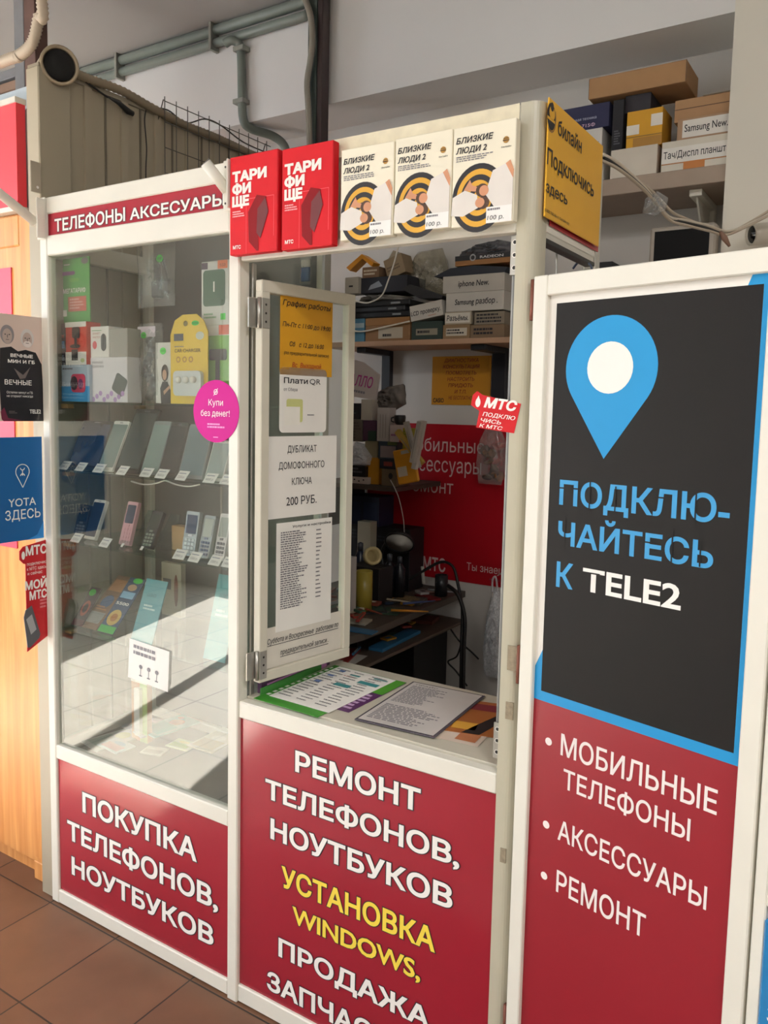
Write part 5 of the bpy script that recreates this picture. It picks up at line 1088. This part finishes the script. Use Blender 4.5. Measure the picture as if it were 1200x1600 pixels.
h8 = hp('brown_bundle', 'grey brown wrapped bundle at the left of the booth heap', (540, 655, 566, 690), .08, '#5f564c', lambda b, F, w, h: b.scribble(F, w*.05, h*.1, w*.95, h*.9, 6, M('#453c36'), seed=9), F.o.z+h, Y=YP+.01, cat='bundle')
h9 = hp('purple_box', 'dark purple box with green corner in the booth heap', (567, 657, 588, 688), .05, '#4a2c44', lambda b, F, w, h: b.rect(F, w*.4, 0, w, h*.5, M('#1f3a2c')), h7['top']+.0004, Y=YP+.01)
h10 = hp('black_case', 'black case on top of the wrapped bundle in the booth heap', (541, 630, 562, 654), .06, '#15161f', lambda b, F, w, h: b.scribble(F, w*.2, h*.3, w*.8, h*.6, 2, M('#3c4a4a')), h8['top']+.0004, Y=YP+.01, cat='case')
h11 = hp('pale_box', 'tall pale box standing on the purple box in the booth heap', (564, 624, 581, 657), .05, '#aaa295', None, h9['top']+.0004, Y=YP+.01)
h12 = hp('white_card_box', 'white striped card box standing on the picture card in the booth heap', (589, 637, 608, 690), .05, '#b5ada8', lambda b, F, w, h: [b.rect(F, w*(.25+.22*k), h*.1, w*(.3+.22*k), h*.8, M('#8f8580')) for k in range(3)], h6['top']+.0004)
h13 = hp('red_tag_box', 'white box with a red tag in the booth heap', (609, 664, 631, 690), .05, '#bfb0ae', lambda b, F, w, h: (b.rect(F, w*.7, 0, w, h*.6, M('#a52a2c')), b.scribble(F, w*.1, h*.3, w*.6, h*.5, 1, M('#8a4a7a'))), h6['top']+.0004, Y=YP-.012)
p = at(622, 664, YP); t = thing('black_mug', 'black rounded mug on the red tag box in the booth heap', 'mug', (p.x, YP+.01, h13['top']+.0004))
part(MB().lathe((p.x, YP+.012, h13['top']+.0004), (0, 0, 1), [(.0, 0), (.015, 0), (.022, .01), (.024, .03), (.022, .038), (.019, .036), (0, .02)], M('#17181c', .3), 20), 'cup', t)
part(MB().tube([V((p.x-.022, YP+.005, h13['top']+.03)), V((p.x-.033, YP+.003, h13['top']+.026)), V((p.x-.033, YP+.003, h13['top']+.014)), V((p.x-.021, YP+.005, h13['top']+.01))], .003, M('#17181c', .3), 8), 'handle', t)
h14 = hp('yellow_green_box', 'yellow box with green print beside the slim white boxes in the booth heap', (629, 669, 644, 704), .04, '#a59a2c', lambda b, F, w, h: b.scribble(F, w*.1, h*.2, w*.9, h*.9, 6, M('#6d7a2a')), None, Y=YP-.02)
h14['top'] = 0
# orange envelope and slim leaning watch boxes
P = [at(*q, YP-.03) for q in ((621, 704), (650, 700), (654, 752), (622, 758))]; F = Fr(P[3], P[2]-P[3], (0, 0, 1)); w, h = (P[2]-P[3]).length, (P[0]-P[3]).length
b = MB(); b.box((0, 0, -.015), (w, h, 0), M('#d08f1e', .6), .004, F); b.rect(F, w*.1, h*.22, w*.55, h*.5, M('#c8beab')); b.rect(F, w*.4, h*.85, w*.9, h*.95, M('#a8a9a0')); one(b, 'orange_envelope', 'orange padded envelope with a white label at the right of the booth heap', 'envelope')
for i, (tl, tr, br, bl) in enumerate((((637, 656), (645, 657), (646, 724), (639, 722)), ((646, 655), (655, 656), (649, 734), (642, 732)), ((656, 657), (664, 658), (655, 730), (649, 732)), ((665, 660), (674, 664), (661, 722), (655, 728)))):
    P = [at(*q, YP-.1+.022*i) for q in (tl, tr, br, bl)]; F = Fr(P[3], P[2]-P[3], P[0]-P[3]); w, h = (P[2]-P[3]).length, (P[0]-P[3]).length
    b = MB(); b.box((0, 0, -.02), (w, h, 0), M(('#b9b3ab', '#c2bcb4', '#b5b0a9', '#c0a04a')[i], .6), .001, F); 
    if i == 1: b.text(F.sub(w*.75, h*.35, 0, math.pi/2), 'CASIO', 0, 0, w*.5, INK, w=h*.26, bold=.03)
    else: b.rect(F, w*.3, h*.1, w*.45, h*.8, M('#8d8780'))
    one(b, 'slim_box', ('slim white box, leftmost of the four leaning before the red banner', 'slim white box with rotated black lettering leaning before the red banner', 'slim white box, third of the four leaning before the red banner', 'slim yellowish box, rightmost of the four leaning before the red banner')[i], 'box', 'slim boxes leaning in the booth')
P = [at(*q, YP+.03) for q in ((542, 562), (590, 578), (586, 628), (540, 618))]; F = Fr(P[3], P[2]-P[3], P[0]-P[3]); w, h = (P[2]-P[3]).length, (P[0]-P[3]).length
b = MB(); b.prism(F, [(0, 0), (w, h*.05), (w*.98, h*.75), (w*.4, h), (w*.1, h*1.02), (0, h*.7)], -.012, 0, M('#b7aca6', .6)); b.text(F.sub(w*.06, h*.33, 0, .02), 'АЛЛО', 0, 0, h*.3, M('#a3307a'), w=w*.78, bold=.02, italic=.2); b.scribble(F, w*.1, h*.12, w*.9, h*.24, 1, INKG)
one(b, 'paper_bag', 'pale shop bag with slanted magenta lettering under the left end of the shelf', 'bag')
F, w, h = pxbox(YP+.03, rbox(576, 606, 622, 652)); F.o.z = h12['top']-.02
one(MB().crumple(F.sub(0, 0, -.06), [(0, h*.2), (w*.5, 0), (w, h*.3), (w*.9, h), (w*.4, h*.9), (0, h*.7)], .08, M('#6a625b', .8), 31, 8, .5), 'grey_bundle', 'crumpled grey netting on top of the booth heap', 'bundle')
# ---- desk
ZD = .765; DSK = M('#4f473f', .5, noise=.1)
dk = thing('work_desk', 'cluttered repair desk with a curved front edge inside the booth', 'desk', (.28, 1.1, 0))
edge = [(.03, YW-.012), (.03, .52)] + [(.56*math.sin(a)*1.0, .52+.0) for a in ()] + [(.30, .50), (.48, .54), (.565, .64), (.59, .80), (.585, 1.1), (.575, YW-.012)]
part(MB().prism(Fr((0, 0, ZD-.026), (1, 0, 0), (0, 1, 0)), edge[1:]+edge[:1], 0, .0255, DSK), 'desk_top', dk)
part(MB().box((.051, .75, .64), (.60, YW-.05, .652), M('#57493e', .5), .002), 'lower_shelf', dk)
part(MB().box((.033, 1.30, .0), (.50, YW-.02, .639), M('#1d1a1a', .5), .004), 'pedestal', dk); part(MB().box((.03, .55, 0), (.05, 1.25, .738), M('#2b2624', .5)), 'side_panel', dk)
part(MB().box((.051, .95, .42), (.56, .97, .44), M('#3a332e', .5)), 'cross_rail', dk)
def dz(px, py): p = atz(px, py, ZD); return p
R = random.Random(12)
clut = [('pen', 'pen'), ('screwdriver', 'tool'), ('tweezers', 'tool'), ('phone', 'phone')]
def dflat(name, lab, cat, px, py, size, rot, col, th=.006, fn=None, z=ZD, k=0):
    p = atz(px, py, z); p.y = min(p.y, YW-.09); p.x = max(p.x, .05); return flat(name, lab, p, size, rot, M(col, .5), z+.0004, fn, th, cat)
dflat('notebook', 'pale notebook at the near left of the cluttered desk', 'notebook', 556, 972, (.10, .07), .2, '#a8a393', .008)
dflat('blue_folder', 'blue folder under the pale notebook on the desk', 'folder', 560, 986, (.13, .05), .1, '#2f5f80', .004)
dflat('dismantled_phone', 'black dismantled phone in the middle of the desk', 'phone', 585, 952, (.08, .15), .7, '#232528', .008, lambda b, G, w, h: b.rect(G, w*.1, h*.1, w*.9, h*.6, M('#3f5a4a')))
dflat('circuit_board', 'green circuit board on the desk near its curved edge', 'circuit board', 612, 956, (.07, .10), .3, '#2c4a38', .004, lambda b, G, w, h: [b.rect(G, w*.15*k, h*.1*k, w*.15*k+.01, h*.1*k+.012, M('#777777')) for k in range(1, 6)])
dflat('red_tray', 'dark red plastic tray on the desk', 'tray', 565, 940, (.12, .08), -.2, '#5a2320', .010)
dflat('parts_tray', 'grey parts tray at the back of the desk', 'tray', 640, 940, (.12, .10), .2, '#57534c', .012, lambda b, G, w, h: b.scribble(G, w*.1, h*.1, w*.9, h*.9, 4, M('#a08a5a')))
dflat('orange_cloth', 'yellowish cleaning cloth on the desk', 'cloth', 600, 938, (.10, .06), .3, '#b5843c', .010)
dflat('red_phone', 'red phone at the back right of the desk', 'phone', 668, 935, (.05, .11), 1.2, '#7a1f22', .008)
dflat('white_strip', 'white paper strip at the right of the desk', 'paper', 672, 925, (.11, .03), .4, '#a8a39a', .002)
for i, (x, y, rot, L_, c, lab, nm) in enumerate(((610, 944, .15, .20, '#b8ae96', 'cream plastic pry stick across the desk', 'pry_stick'), (575, 960, -.3, .16, '#8a3a28', 'screwdriver with an orange handle near the notebook', 'screwdriver'), (640, 962, .5, .14, '#c98a2a', 'yellow screwdriver by the curved desk edge', 'screwdriver'), (690, 930, .2, .12, '#8d8d90', 'steel tweezers at the far end of the desk', 'tweezers'), (655, 948, 1.0, .14, '#3a4a7a', 'blue pen on the desk', 'pen'))):
    p = atz(x, y, ZD); p.y = min(p.y, YW-.1); z = ZD+.018; d = V((math.cos(rot), math.sin(rot), 0)); b = MB()
    b.tube([p+d*(-L_/2)+V((0, 0, .018)), p+V((0, 0, .018)), p+d*(L_/2)+V((0, 0, .018))], .005, M(c, .4), 8, rr=[.005, .0045, .002]); one(b, nm, lab, 'tool')
cols = ('#c2bba9', '#2a2c30', '#7a3a2a', '#3f6a8a', '#b58a2c', '#1d1e22', '#8c8c8e', '#a03a2e', '#3a5a44', '#d0ccc0', '#5d5348', '#20324a')
def loose(n, region, z, seed, what, grp):
    R = random.Random(seed)
    for i in range(n):
        x, y = R.uniform(*region[0]), R.uniform(*region[1]); L_, w_ = R.choice(((.05, .012), (.03, .02), (.07, .006), (.04, .03), (.09, .01), (.025, .014)))
        c, s_ = R.choice(cols), R.uniform(0, 3.14)
        flat('phone_part', what, (x, y), (L_*1.3, w_*1.3), s_, M(c, .5), z+.0004+.0125*(i % 3)+.00008*i, lambda b, G, w, h: b.rect(G, w*.2, h*.2, w*.7, h*.7, M(R.choice(cols))), .006+R.random()*.006, 'phone part', grp)
loose(46, ((.10, .53), (.72, 1.46)), ZD, 5, 'small loose phone part or tool in the clutter on the repair desk', 'loose phone parts on the desk')
# standing things on the desk
p = V((.33, 1.36, ZD)); hd_ = at(620, 846, 1.28)
lp = thing('desk_lamp', 'black desk lamp with a round white face, on the desk inside the booth', 'lamp', p)
part(MB().lathe(p, (0, 0, 1), [(0, 0), (.06, 0), (.06, .012), (.02, .02), (0, .02)], BLACK, 24), 'base', lp)
part(MB().tube(path([p+V((0, 0, .018)), p+V((-.06, .04, .16)), hd_+V((-.05, .09, .02)), hd_+V((0, .035, .02))]), .008, BLACK, 8), 'arm', lp)
part(MB().lathe(hd_+V((0, .03, .015)), (.25, -.72, -.65), [(0, 0), (.035, 0), (.058, .02), (.062, .034), (.058, .036), (.055, .03)], BLACK, 28), 'shade', lp)
part(MB().lathe(hd_+V((0, .03, .015))+V((.25, -.72, -.65)).normalized()*.028, (.25, -.72, -.65), [(0, 0), (.0555, 0), (.0555, .003), (.02, .006), (.018, .012), (0, .014)], M('#b5b3ac', .4), 28), 'diffuser', [c for c in lp.children if c.name.startswith('shade')][0])
def can(name, lab, x0, x1, y0, Y, col, cat='bottle', neck=True, zb=ZD):
    a, c, t_ = at(x0, y0, Y), at(x1, y0, Y), at((x0+x1)/2, y0, Y); r = (c.x-a.x)/2; H = t_.z-zb; m = M(col, .3)
    pr = [(0, 0), (r, 0), (r, H*.7), (r*.5, H*.8), (r*.4, H*.84)] if neck else [(0, 0), (r, 0), (r, H), (r*.9, H), (r*.9, H*.9)]
    tt = thing(name, lab, cat, (t_.x, Y+r, zb)); part(MB().lathe((t_.x, Y+r, zb+.0004), (0, 0, 1), pr+[(0, pr[-1][1])], m, 20), 'body', tt)
    if neck: part(MB().lathe((t_.x, Y+r, zb+H*.84), (0, 0, 1), [(0, 0), (r*.45, 0), (r*.45, H*.14), (0, H*.16)], M('#3a3d44', .4), 14), 'cap', tt)
    return tt
can('dark_bottle', 'black bottle on the desk under the lamp face', 596, 612, 866, 1.24, '#15161a'); can('dark_bottle', 'black bottle on the desk right of the other black bottle', 613, 628, 870, 1.26, '#191a20')
can('spray_can', 'dark blue spray can at the left of the desk', 549, 566, 848, 1.22, '#1c2436'); can('pen_cup', 'dark cup for tools at the far end of the desk', 676, 694, 900, 1.42, '#1d1f22', 'cup', False)
can('yellow_tin', 'yellow tin with a blue lid mark on the desk', 551, 573, 894, 1.0, '#9a8a34', 'tin', False)
bx('white_case', 'white box standing on edge at the back left of the desk', 'box', (558, 815, 578, 900), 1.33, .05, '#aaa28d', lambda b, F, w, h: b.scribble(F, w*.1, h*.5, w*.5, h*.7, 3, M('#8a6a44')), ZD+.0004, rough=.6)
bx('striped_carton', 'narrow white carton with fine stripes beside the hatch frame on the desk', 'box', (536, 872, 545, 922), .92, .05, '#aaa5a0', lambda b, F, w, h: b.scribble(F, w*.1, h*.1, w*.9, h*.95, 16, INKG), ZD+.0004, rough=.6)
tr_ = at(573, 871, 1.12); tx_ = V((.75, -.55, .3)).normalized()
bx('tool_box', 'dark tool box carrying the tape roll at the left of the desk', 'box', (545, 886, 592, 940), 1.13, .1, '#1f1d1d', None, ZD+.0004)
one(MB().lathe(V((tr_.x, 1.16, tr_.z)), tx_, [(.024, -.012), (.036, -.012), (.036, .012), (.024, .012), (.024, -.012)], M('#b9a878', .5), 26), 'tape_roll', 'yellowish tape roll leaning on the tool box at the left of the desk', 'tape')
bp_ = bx('black_printer', 'black machine with vent holes at the back left of the desk', 'machine', (540, 822, 640, 900), 1.42, .12, '#141417', lambda b, F, w, h: b.scribble(F, w*.1, h*.75, w*.7, h*.92, 3, M('#2f3238')), ZD+.0004, zt=None)
dcz = bx('blue_drawer_case', 'dark blue drawer case under the heap shelf at the left', 'box', (540, 775, 592, 812), 1.40, .12, '#18203a', lambda b, F, w, h: (b.rect(F, w*.05, h*.1, w*.45, h*.8, M('#232c4a')), b.rect(F, w*.55, h*.1, w*.95, h*.8, M('#232c4a'))), bp_['top']+.0004)
one(MB().tube(path([at(610, 750, 1.2), at(622, 775, 1.22), at(630, 810, 1.26), at(632, 838, 1.3), at(634, 850, 1.34)]), .0022, M('#a8a3a0', .5), 6), 'thin_cable', 'thin pale cable hanging from the heap to the lamp', 'cable')
one(MB().tube(path([at(660, 885, 1.4), at(661, 900, 1.4), at(662, 912, 1.4)]), .007, M('#a9a79e', .4), 10), 'white_marker', 'short white marker standing at the back of the desk', 'marker')
# ---- things on the lower shelf, cables, bags
zl = .6525
flat('red_magazine', 'red magazine at the near end of the shelf under the desk', (.44, .80), (.17, .21), .3, M('#8a2620', .5), zl, lambda b, G, w, h: b.rect(G, w*.1, h*.1, w*.9, h*.3, M('#b3a99c')), .006, 'magazine')
flat('white_sheets', 'sheets of white paper under the red magazine below the desk', (.47, .79), (.18, .17), .15, M('#b5b0a6', .6), zl-.0, None, .0004, 'paper')
flat('blue_keyboard_tray', 'long blue strip on the shelf under the desk', (.53, 1.1), (.06, .3), .05, M('#2f6f9a', .4), zl, None, .012, 'case')
flat('dark_keyboard', 'dark keyboard on the shelf under the desk', (.36, 1.12), (.16, .36), .1, M('#1a1b1d', .5), zl, lambda b, G, w, h: b.scribble(G, w*.1, h*.05, w*.9, h*.95, 12, M('#2f3135')), .018, 'keyboard')
flat('red_strap', 'dark red strap coiled on the shelf under the desk', (.45, 1.42), (.14, .1), .2, M('#5a2a20', .7), zl, None, .014, 'strap')
CB = M('#141415', .45)
loose(16, ((.12, .52), (.85, 1.46)), zl, 6, 'small loose part in the clutter on the shelf under the desk', 'loose parts under the desk')
one(MB().tube(path([at(640, 906, 1.38), at(665, 890, 1.40), at(690, 878, 1.42), at(708, 886, 1.42), at(716, 915, 1.4), at(722, 950, 1.38), at(721, 1000, 1.36), at(720, 1060, 1.34), at(719, 1110, 1.34)]), .006, CB, 8), 'black_cable', 'thick black cable arching off the desk end in front of the red banner', 'cable')
one(MB().tube(path([at(700, 915, 1.36), at(716, 930, 1.34), at(726, 965, 1.33), at(725, 1010, 1.32), at(724, 1070, 1.31), at(724, 1110, 1.31)]), .008, CB, 8), 'black_cable', 'black cable hanging straight down at the end of the desk', 'cable')
one(MB().tube(path([at(702, 980, 1.45), at(718, 1002, 1.45), at(736, 1018, 1.45), at(748, 1030, 1.46)]), .0035, CB, 6), 'black_cable', 'thin black cable running to the right along the white wall below the desk', 'cable')
one(MB().tube(path([at(722, 1000, 1.4), at(714, 1025, 1.4), at(700, 1034, 1.4), at(712, 1048, 1.4), at(730, 1072, 1.4)]), .0035, CB, 6), 'black_cable', 'thin black cable curling below the desk end', 'cable')
def hbag(name, lab, rect, Y, mat, seed, dep=.07, inner=None, hook=None):
    F, w, h = pxbox(Y, rbox(*rect)); t = thing(name, lab, 'bag', F.p(w/2, 0, -dep/2)); G = F.sub(0, 0, -dep/2)
    part(MB().crumple(G, [(w*.1, 0), (w*.85, 0), (w, h*.3), (w*.92, h*.7), (w*.62, h), (w*.4, h), (w*.12, h*.7), (0, h*.3)], dep, mat, seed, 10, .3), 'film', t)
    if inner: b = MB(); inner(b, G, w, h); part(b, 'contents', t)
    hk = G.p(w*.52, h*1.13, .0); part(MB().tube([hk+V((0, .0, .004)), V((hk.x, YW-.0005, hk.z+.012))], .0025, STEEL, 6), 'hook', t)
    part(MB().tube(path([G.p(w*.35, h*.96, .01), G.p(w*.4, h*1.1, .02), G.p(w*.52, h*1.14, .02), G.p(w*.6, h*1.08, .02), G.p(w*.6, h*.96, .01)]), .004, mat, 6), 'handle', t)
def cookies(b, G, w, h):
    R = random.Random(3)
    for k in range(14): b.lathe(G.p(w*R.uniform(.25, .8), h*R.uniform(.08, .6), R.uniform(-.02, .02)), (R.uniform(-1, 1), R.uniform(-1, 1), R.uniform(-1, 1)), [(0, 0), (.02, .001), (.022, .006), (.015, .011), (0, .012)], M(('#8a5a34', '#6d4a3a', '#a3433c')[k % 3], .7), 10)
hbag('clear_bag', 'clear bag of brown and red snacks hanging in front of the red banner', (738, 655, 786, 758), 1.52, BAG, 14, .08, cookies)
hbag('white_bag', 'white translucent shopping bag hanging low beside the hatch post inside the booth', (750, 922, 782, 1064), 1.48, BAGW, 17, .09)
flat('floor_box', 'dark box standing on the floor under the white bag', (.78, 1.25), (.24, .28), .1, M('#2b2422', .6), .0004, lambda b, G, w, h: (b.rect(G, w*.1, h*.1, w*.6, h*.3, M('#5a3a30')), b.rect(G, w*.5, h*.6, w*.9, h*.8, M('#3a5a4a'))), .40, 'box')
# ================================================================== UPPER SHELF AT THE RIGHT
YU = 1.30; PU = [at(942, 308, YU), at(1138, 281, YU)]; zu0 = (PU[0].z+PU[1].z)/2; zu1 = at(1040, 268, YU).z
us = thing('upper_shelf', 'grey-brown shelf plank high on the back wall at the right, loaded with cartons', 'shelf', (1.35, 1.45, zu0))
part(MB().box((1.02, YU, zu0), (1.5735, YW-.001, zu1), M('#a08f80', .6), .002), 'plank', us)
zz = zu1+.0004; UB = YU+.005
p = at(1088, 300, YU+.06); b = MB(); b.box((p.x-.02, YU+.05, zu0-.022), (p.x+.02, YW-.001, zu0-.0004), WPAINT, .002); b.box((p.x-.02, YW-.03, zu0-.25), (p.x+.02, YW-.001, zu0-.022), WPAINT, .002); b.prism(Fr((p.x-.003, YU+.07, zu0-.022), (0, 1, 0), (0, 0, 1)), [(0, 0), (.2, 0), (.2, -.18)], 0, .006, WPAINT); part(b, 'bracket', us, 'white metal bracket')
def ux(name, lab, quad, dep, col, art=None, zs=zz, Y=UB, **k): return bx(name, lab, 'box', quad, Y, dep, col, art, zs, rough=.75, **k)
def fit(o): return o['top']+.0004
CL = '#b0926f'
U1 = ux('flat_carton', 'off-white flat carton at the middle front of the upper shelf', ((954, 236), (1027, 224), (1027, 258), (954, 270)), .2, '#d3cbbd')
U2 = ux('labelled_carton', 'brown carton with a white touch screen label at the right front of the upper shelf', ((1034, 224), (1139, 207), (1139, 250), (1034, 262)), .2, '#b07a4c', lambda b, F, w, h: (b.rect(F, 0, h*.78, w, h, M('#d6cfbf')), b.rect(F, 0, h*.26, w, h*.78, M('#e6e2da'), .0008), b.text(F, 'Тач/Диспл планшт', w*.03, h*.42, h*.24, INK, w=w*.93, bold=.012, h=.0012), b.rect(F, 0, 0, w, h*.22, M('#d2ccbe'), .0008), b.rect(F, w*.34, 0, w*.66, h*.26, M('#c07a3c'), .001)))
U3 = ux('labelled_carton', 'carton with a white new-parts label stacked on the touch screen carton', ((1058, 190), (1143, 170), (1143, 208), (1058, 222)), .2, '#a5866a', lambda b, F, w, h: (b.rect(F, w*.1, h*.12, w, h*.9, M('#dedad2')), b.text(F, 'Samsung New.', w*.14, h*.38, h*.34, INK, w=w*.8, bold=.012, h=.0012)), fit(U2), Y=UB+.01)
U4 = ux('brown_carton', 'brown lidded carton stacked behind the white new-parts label', ((1054, 160), (1145, 140), (1145, 182), (1054, 196)), .16, '#a8835f', lambda b, F, w, h: b.rect(F, 0, h*.55, w, h*.59, M('#5f4632')), fit(U3), Y=UB+.04)
bx('pale_board', 'flat pale board lying on the brown lidded carton', 'board', ((1098, 150), (1145, 139), (1145, 142), (1098, 153)), UB+.03, .14, '#b9b2a4', None, fit(U4))
U5 = ux('white_carton', 'white photo paper carton at the left of the upper shelf, partly behind the yellow sign', ((902, 207), (940, 197), (940, 270), (902, 278)), .2, '#cfccc6', lambda b, F, w, h: (b.text(F, 'KODAK', w*.1, h*.66, h*.09, INK, w=w*.8), b.scribble(F, w*.1, h*.2, w*.6, h*.3, 2, INKG)))
sF = Fr(V((U5.location.x+.06, 0, 0)), (0, 1, 0), (0, 0, 1))
U6 = ux('navy_carton', 'navy carton with pale print stacked on the white photo paper carton', ((868, 175), (952, 157), (952, 200), (868, 215)), .2, '#25284a', lambda b, F, w, h: (b.text(F, 'бытовая техника', w*.22, h*.4, h*.12, M('#b9bcd0'), w=w*.55), b.text(F, 'К-715Ф', w*.4, h*.1, h*.14, M('#c9a9c0'), w=w*.35, bold=.02)), fit(U5))
U7 = ux('yellow_carton', 'yellow taped carton standing on the off-white flat carton', ((979, 177), (1035, 165), (1035, 222), (979, 232)), .12, '#d09a28', lambda b, F, w, h: (b.rect(F, 0, h*.36, w*.36, h*.62, M('#e6e0d4')), b.rect(F, w*.68, h*.52, w, h*.84, M('#e6e0d4')), b.rect(F, 0, h*.28, w, h*.31, M('#8a6a2a')), b.rect(F, w*.2, 0, w, h*.26, M('#a87a2c'))), fit(U1), Y=UB+.01)
U8 = ux('black_carton', 'black carton stacked on the yellow taped carton', ((977, 152), (1017, 142), (1017, 168), (977, 176)), .14, '#2e2c33', None, fit(U7), Y=UB+.02)
U9 = ux('black_carton', 'tall black carton in the gap between navy and yellow cartons', ((957, 158), (974, 154), (974, 215), (957, 220)), .1, '#1a1a20', lambda b, F, w, h: b.scribble(F, w*.2, h*.1, w*.8, h*.4, 6, M('#55555c')), fit(U1), Y=UB+.003)
zt_ = max(U8['top'], U6['top'])+.0004
F, w, h = pxbox(UB-.01, ((920, 122), (1073, 87), (1073, 121), (920, 155))); F.o.z = zt_
b = MB(); b.box((0, 0, -.17), (w, h, 0), M('#a07b55', .8, noise=.06, scale=30), .002, F); b.rect(F, w*.0, h*.0, w*.004, h, M('#5d442e')); b.rect(F, w*.994, 0, w, h, M('#4f3a28'))
one(b, 'long_carton', 'long brown cardboard carton lying across the top of the upper shelf stacks', 'box')
# wall monitor, cable bundle, security camera
p = at(1018, 410, 1.22); t = thing('wall_monitor', 'black screen monitor with a pale casing below the upper shelf', 'monitor', at(1060, 400, 1.25))
mq = [at(*q, 1.24) for q in ((1017, 374), (1104, 350), (1108, 432), (1017, 432))]; F = Fr(mq[3], (1, .0, 0), (0, 0, 1)); w, h = mq[2].x-mq[3].x, (mq[0].z+mq[1].z)/2-mq[3].z+.01
cas = part(MB().box((-.01, 0, -.06), (w+.012, h+.01, 0), M('#a59c90', .5), .006, F), 'casing', t, 'pale casing'); part(MB().box((.006, .01, .0002), (w-.006, h-.004, .003), M('#0a0a0b', .5, spec=.15), 0, F), 'screen', cas)
part(MB().box((w*.4, h*.3, -.36), (w*.6, h*.6, -.061), M('#77706a', .5), .003, F), 'wall_arm', t)
WC = M('#b9aa96', .5); t = thing('cable_bundle', 'bundle of pale cables tied with plastic, sagging from the booth post to the wall pier', 'cable', at(1026, 320, .7))
ck = [(941, 252, .36), (962, 262, .42), (985, 278, .5), (1012, 302, .6), (1030, 325, .68), (1048, 345, .76), (1070, 352, .86), (1110, 362, 1.0), (1135, 368, 1.1), (1165, 356, 1.1), (1215, 330, 1.12)]
for k in range(4):
    o_ = V((0, .004*(k-1.5), .006*(k % 2)+.003*k)); part(MB().tube(path([at(x, y, Y)+o_*(1+.6*math.sin(i+k)) for i, (x, y, Y) in enumerate(ck)]), .0038, (WC, M('#cfc4b2', .5), CB, WC)[k], 8), 'cable', t)
part(MB().crumple(Fr(at(1026, 322, .66), (1, 0, 0), (0, 0, 1)).sub(-.028, -.028, .02), [(0, .01), (.03, 0), (.055, .012), (.06, .04), (.035, .058), (.005, .045)], .05, BAG, 5, 8, .6), 'plastic_tie', t)
part(MB().tube([at(1125, 362, 1.05), at(1132, 372, 1.06), at(1140, 385, 1.07)], .009, M('#8a6a58', .5), 8, rr=[.005, .009, .004]), 'plug', t)
cc = at(1183, 366, 1.2); t = thing('security_camera', 'small white bullet security camera on the wall pier at the right edge', 'camera', cc); cx_ = V((-.75, -.62, -.12)).normalized()
hsg = part(MB().lathe(cc, cx_, [(0, -.1), (.03, -.1), (.032, 0), (.032, .02), (.028, .022), (.026, .012), (0, .012)], M('#cbc3b4', .35), 24), 'housing', t); part(MB().lathe(cc+cx_*.0125, cx_, [(0, 0), (.025, 0), (.025, .002), (.012, .003), (.011, .007), (0, .008)], M('#1a1a1c', .2), 20), 'lens', hsg)
part(MB().tube([cc-cx_*.05+V((0, .03, 0)), V((cc.x+.05, 1.279, cc.z))], .012, M('#cbc3b4', .35), 10), 'mount', t)
# hook, cords and a dark speaker behind the door top
one(MB().tube(path([(1.468, .16, 1.8525), (1.47, .16, 1.80), (1.472, .165, 1.785), (1.474, .175, 1.79)]), .002, STEEL, 6), 'wire_hook', 'bent steel hook under the side board of the booth', 'hook')
one(MB().tube(path([at(895, 420, .30), at(905, 409, .3), at(918, 410, .3), at(926, 430, .3), at(926, 520, .3)]), .0025, M('#25324a', .5), 6), 'looped_cable', 'dark cord looping over the side door top by the booth post', 'cord')
bx('black_speaker', 'black speaker corner showing just above the side door', 'speaker', ((936, 414), (955, 404), (958, 440), (936, 440)), 1.49, .1095, '#161618', None)
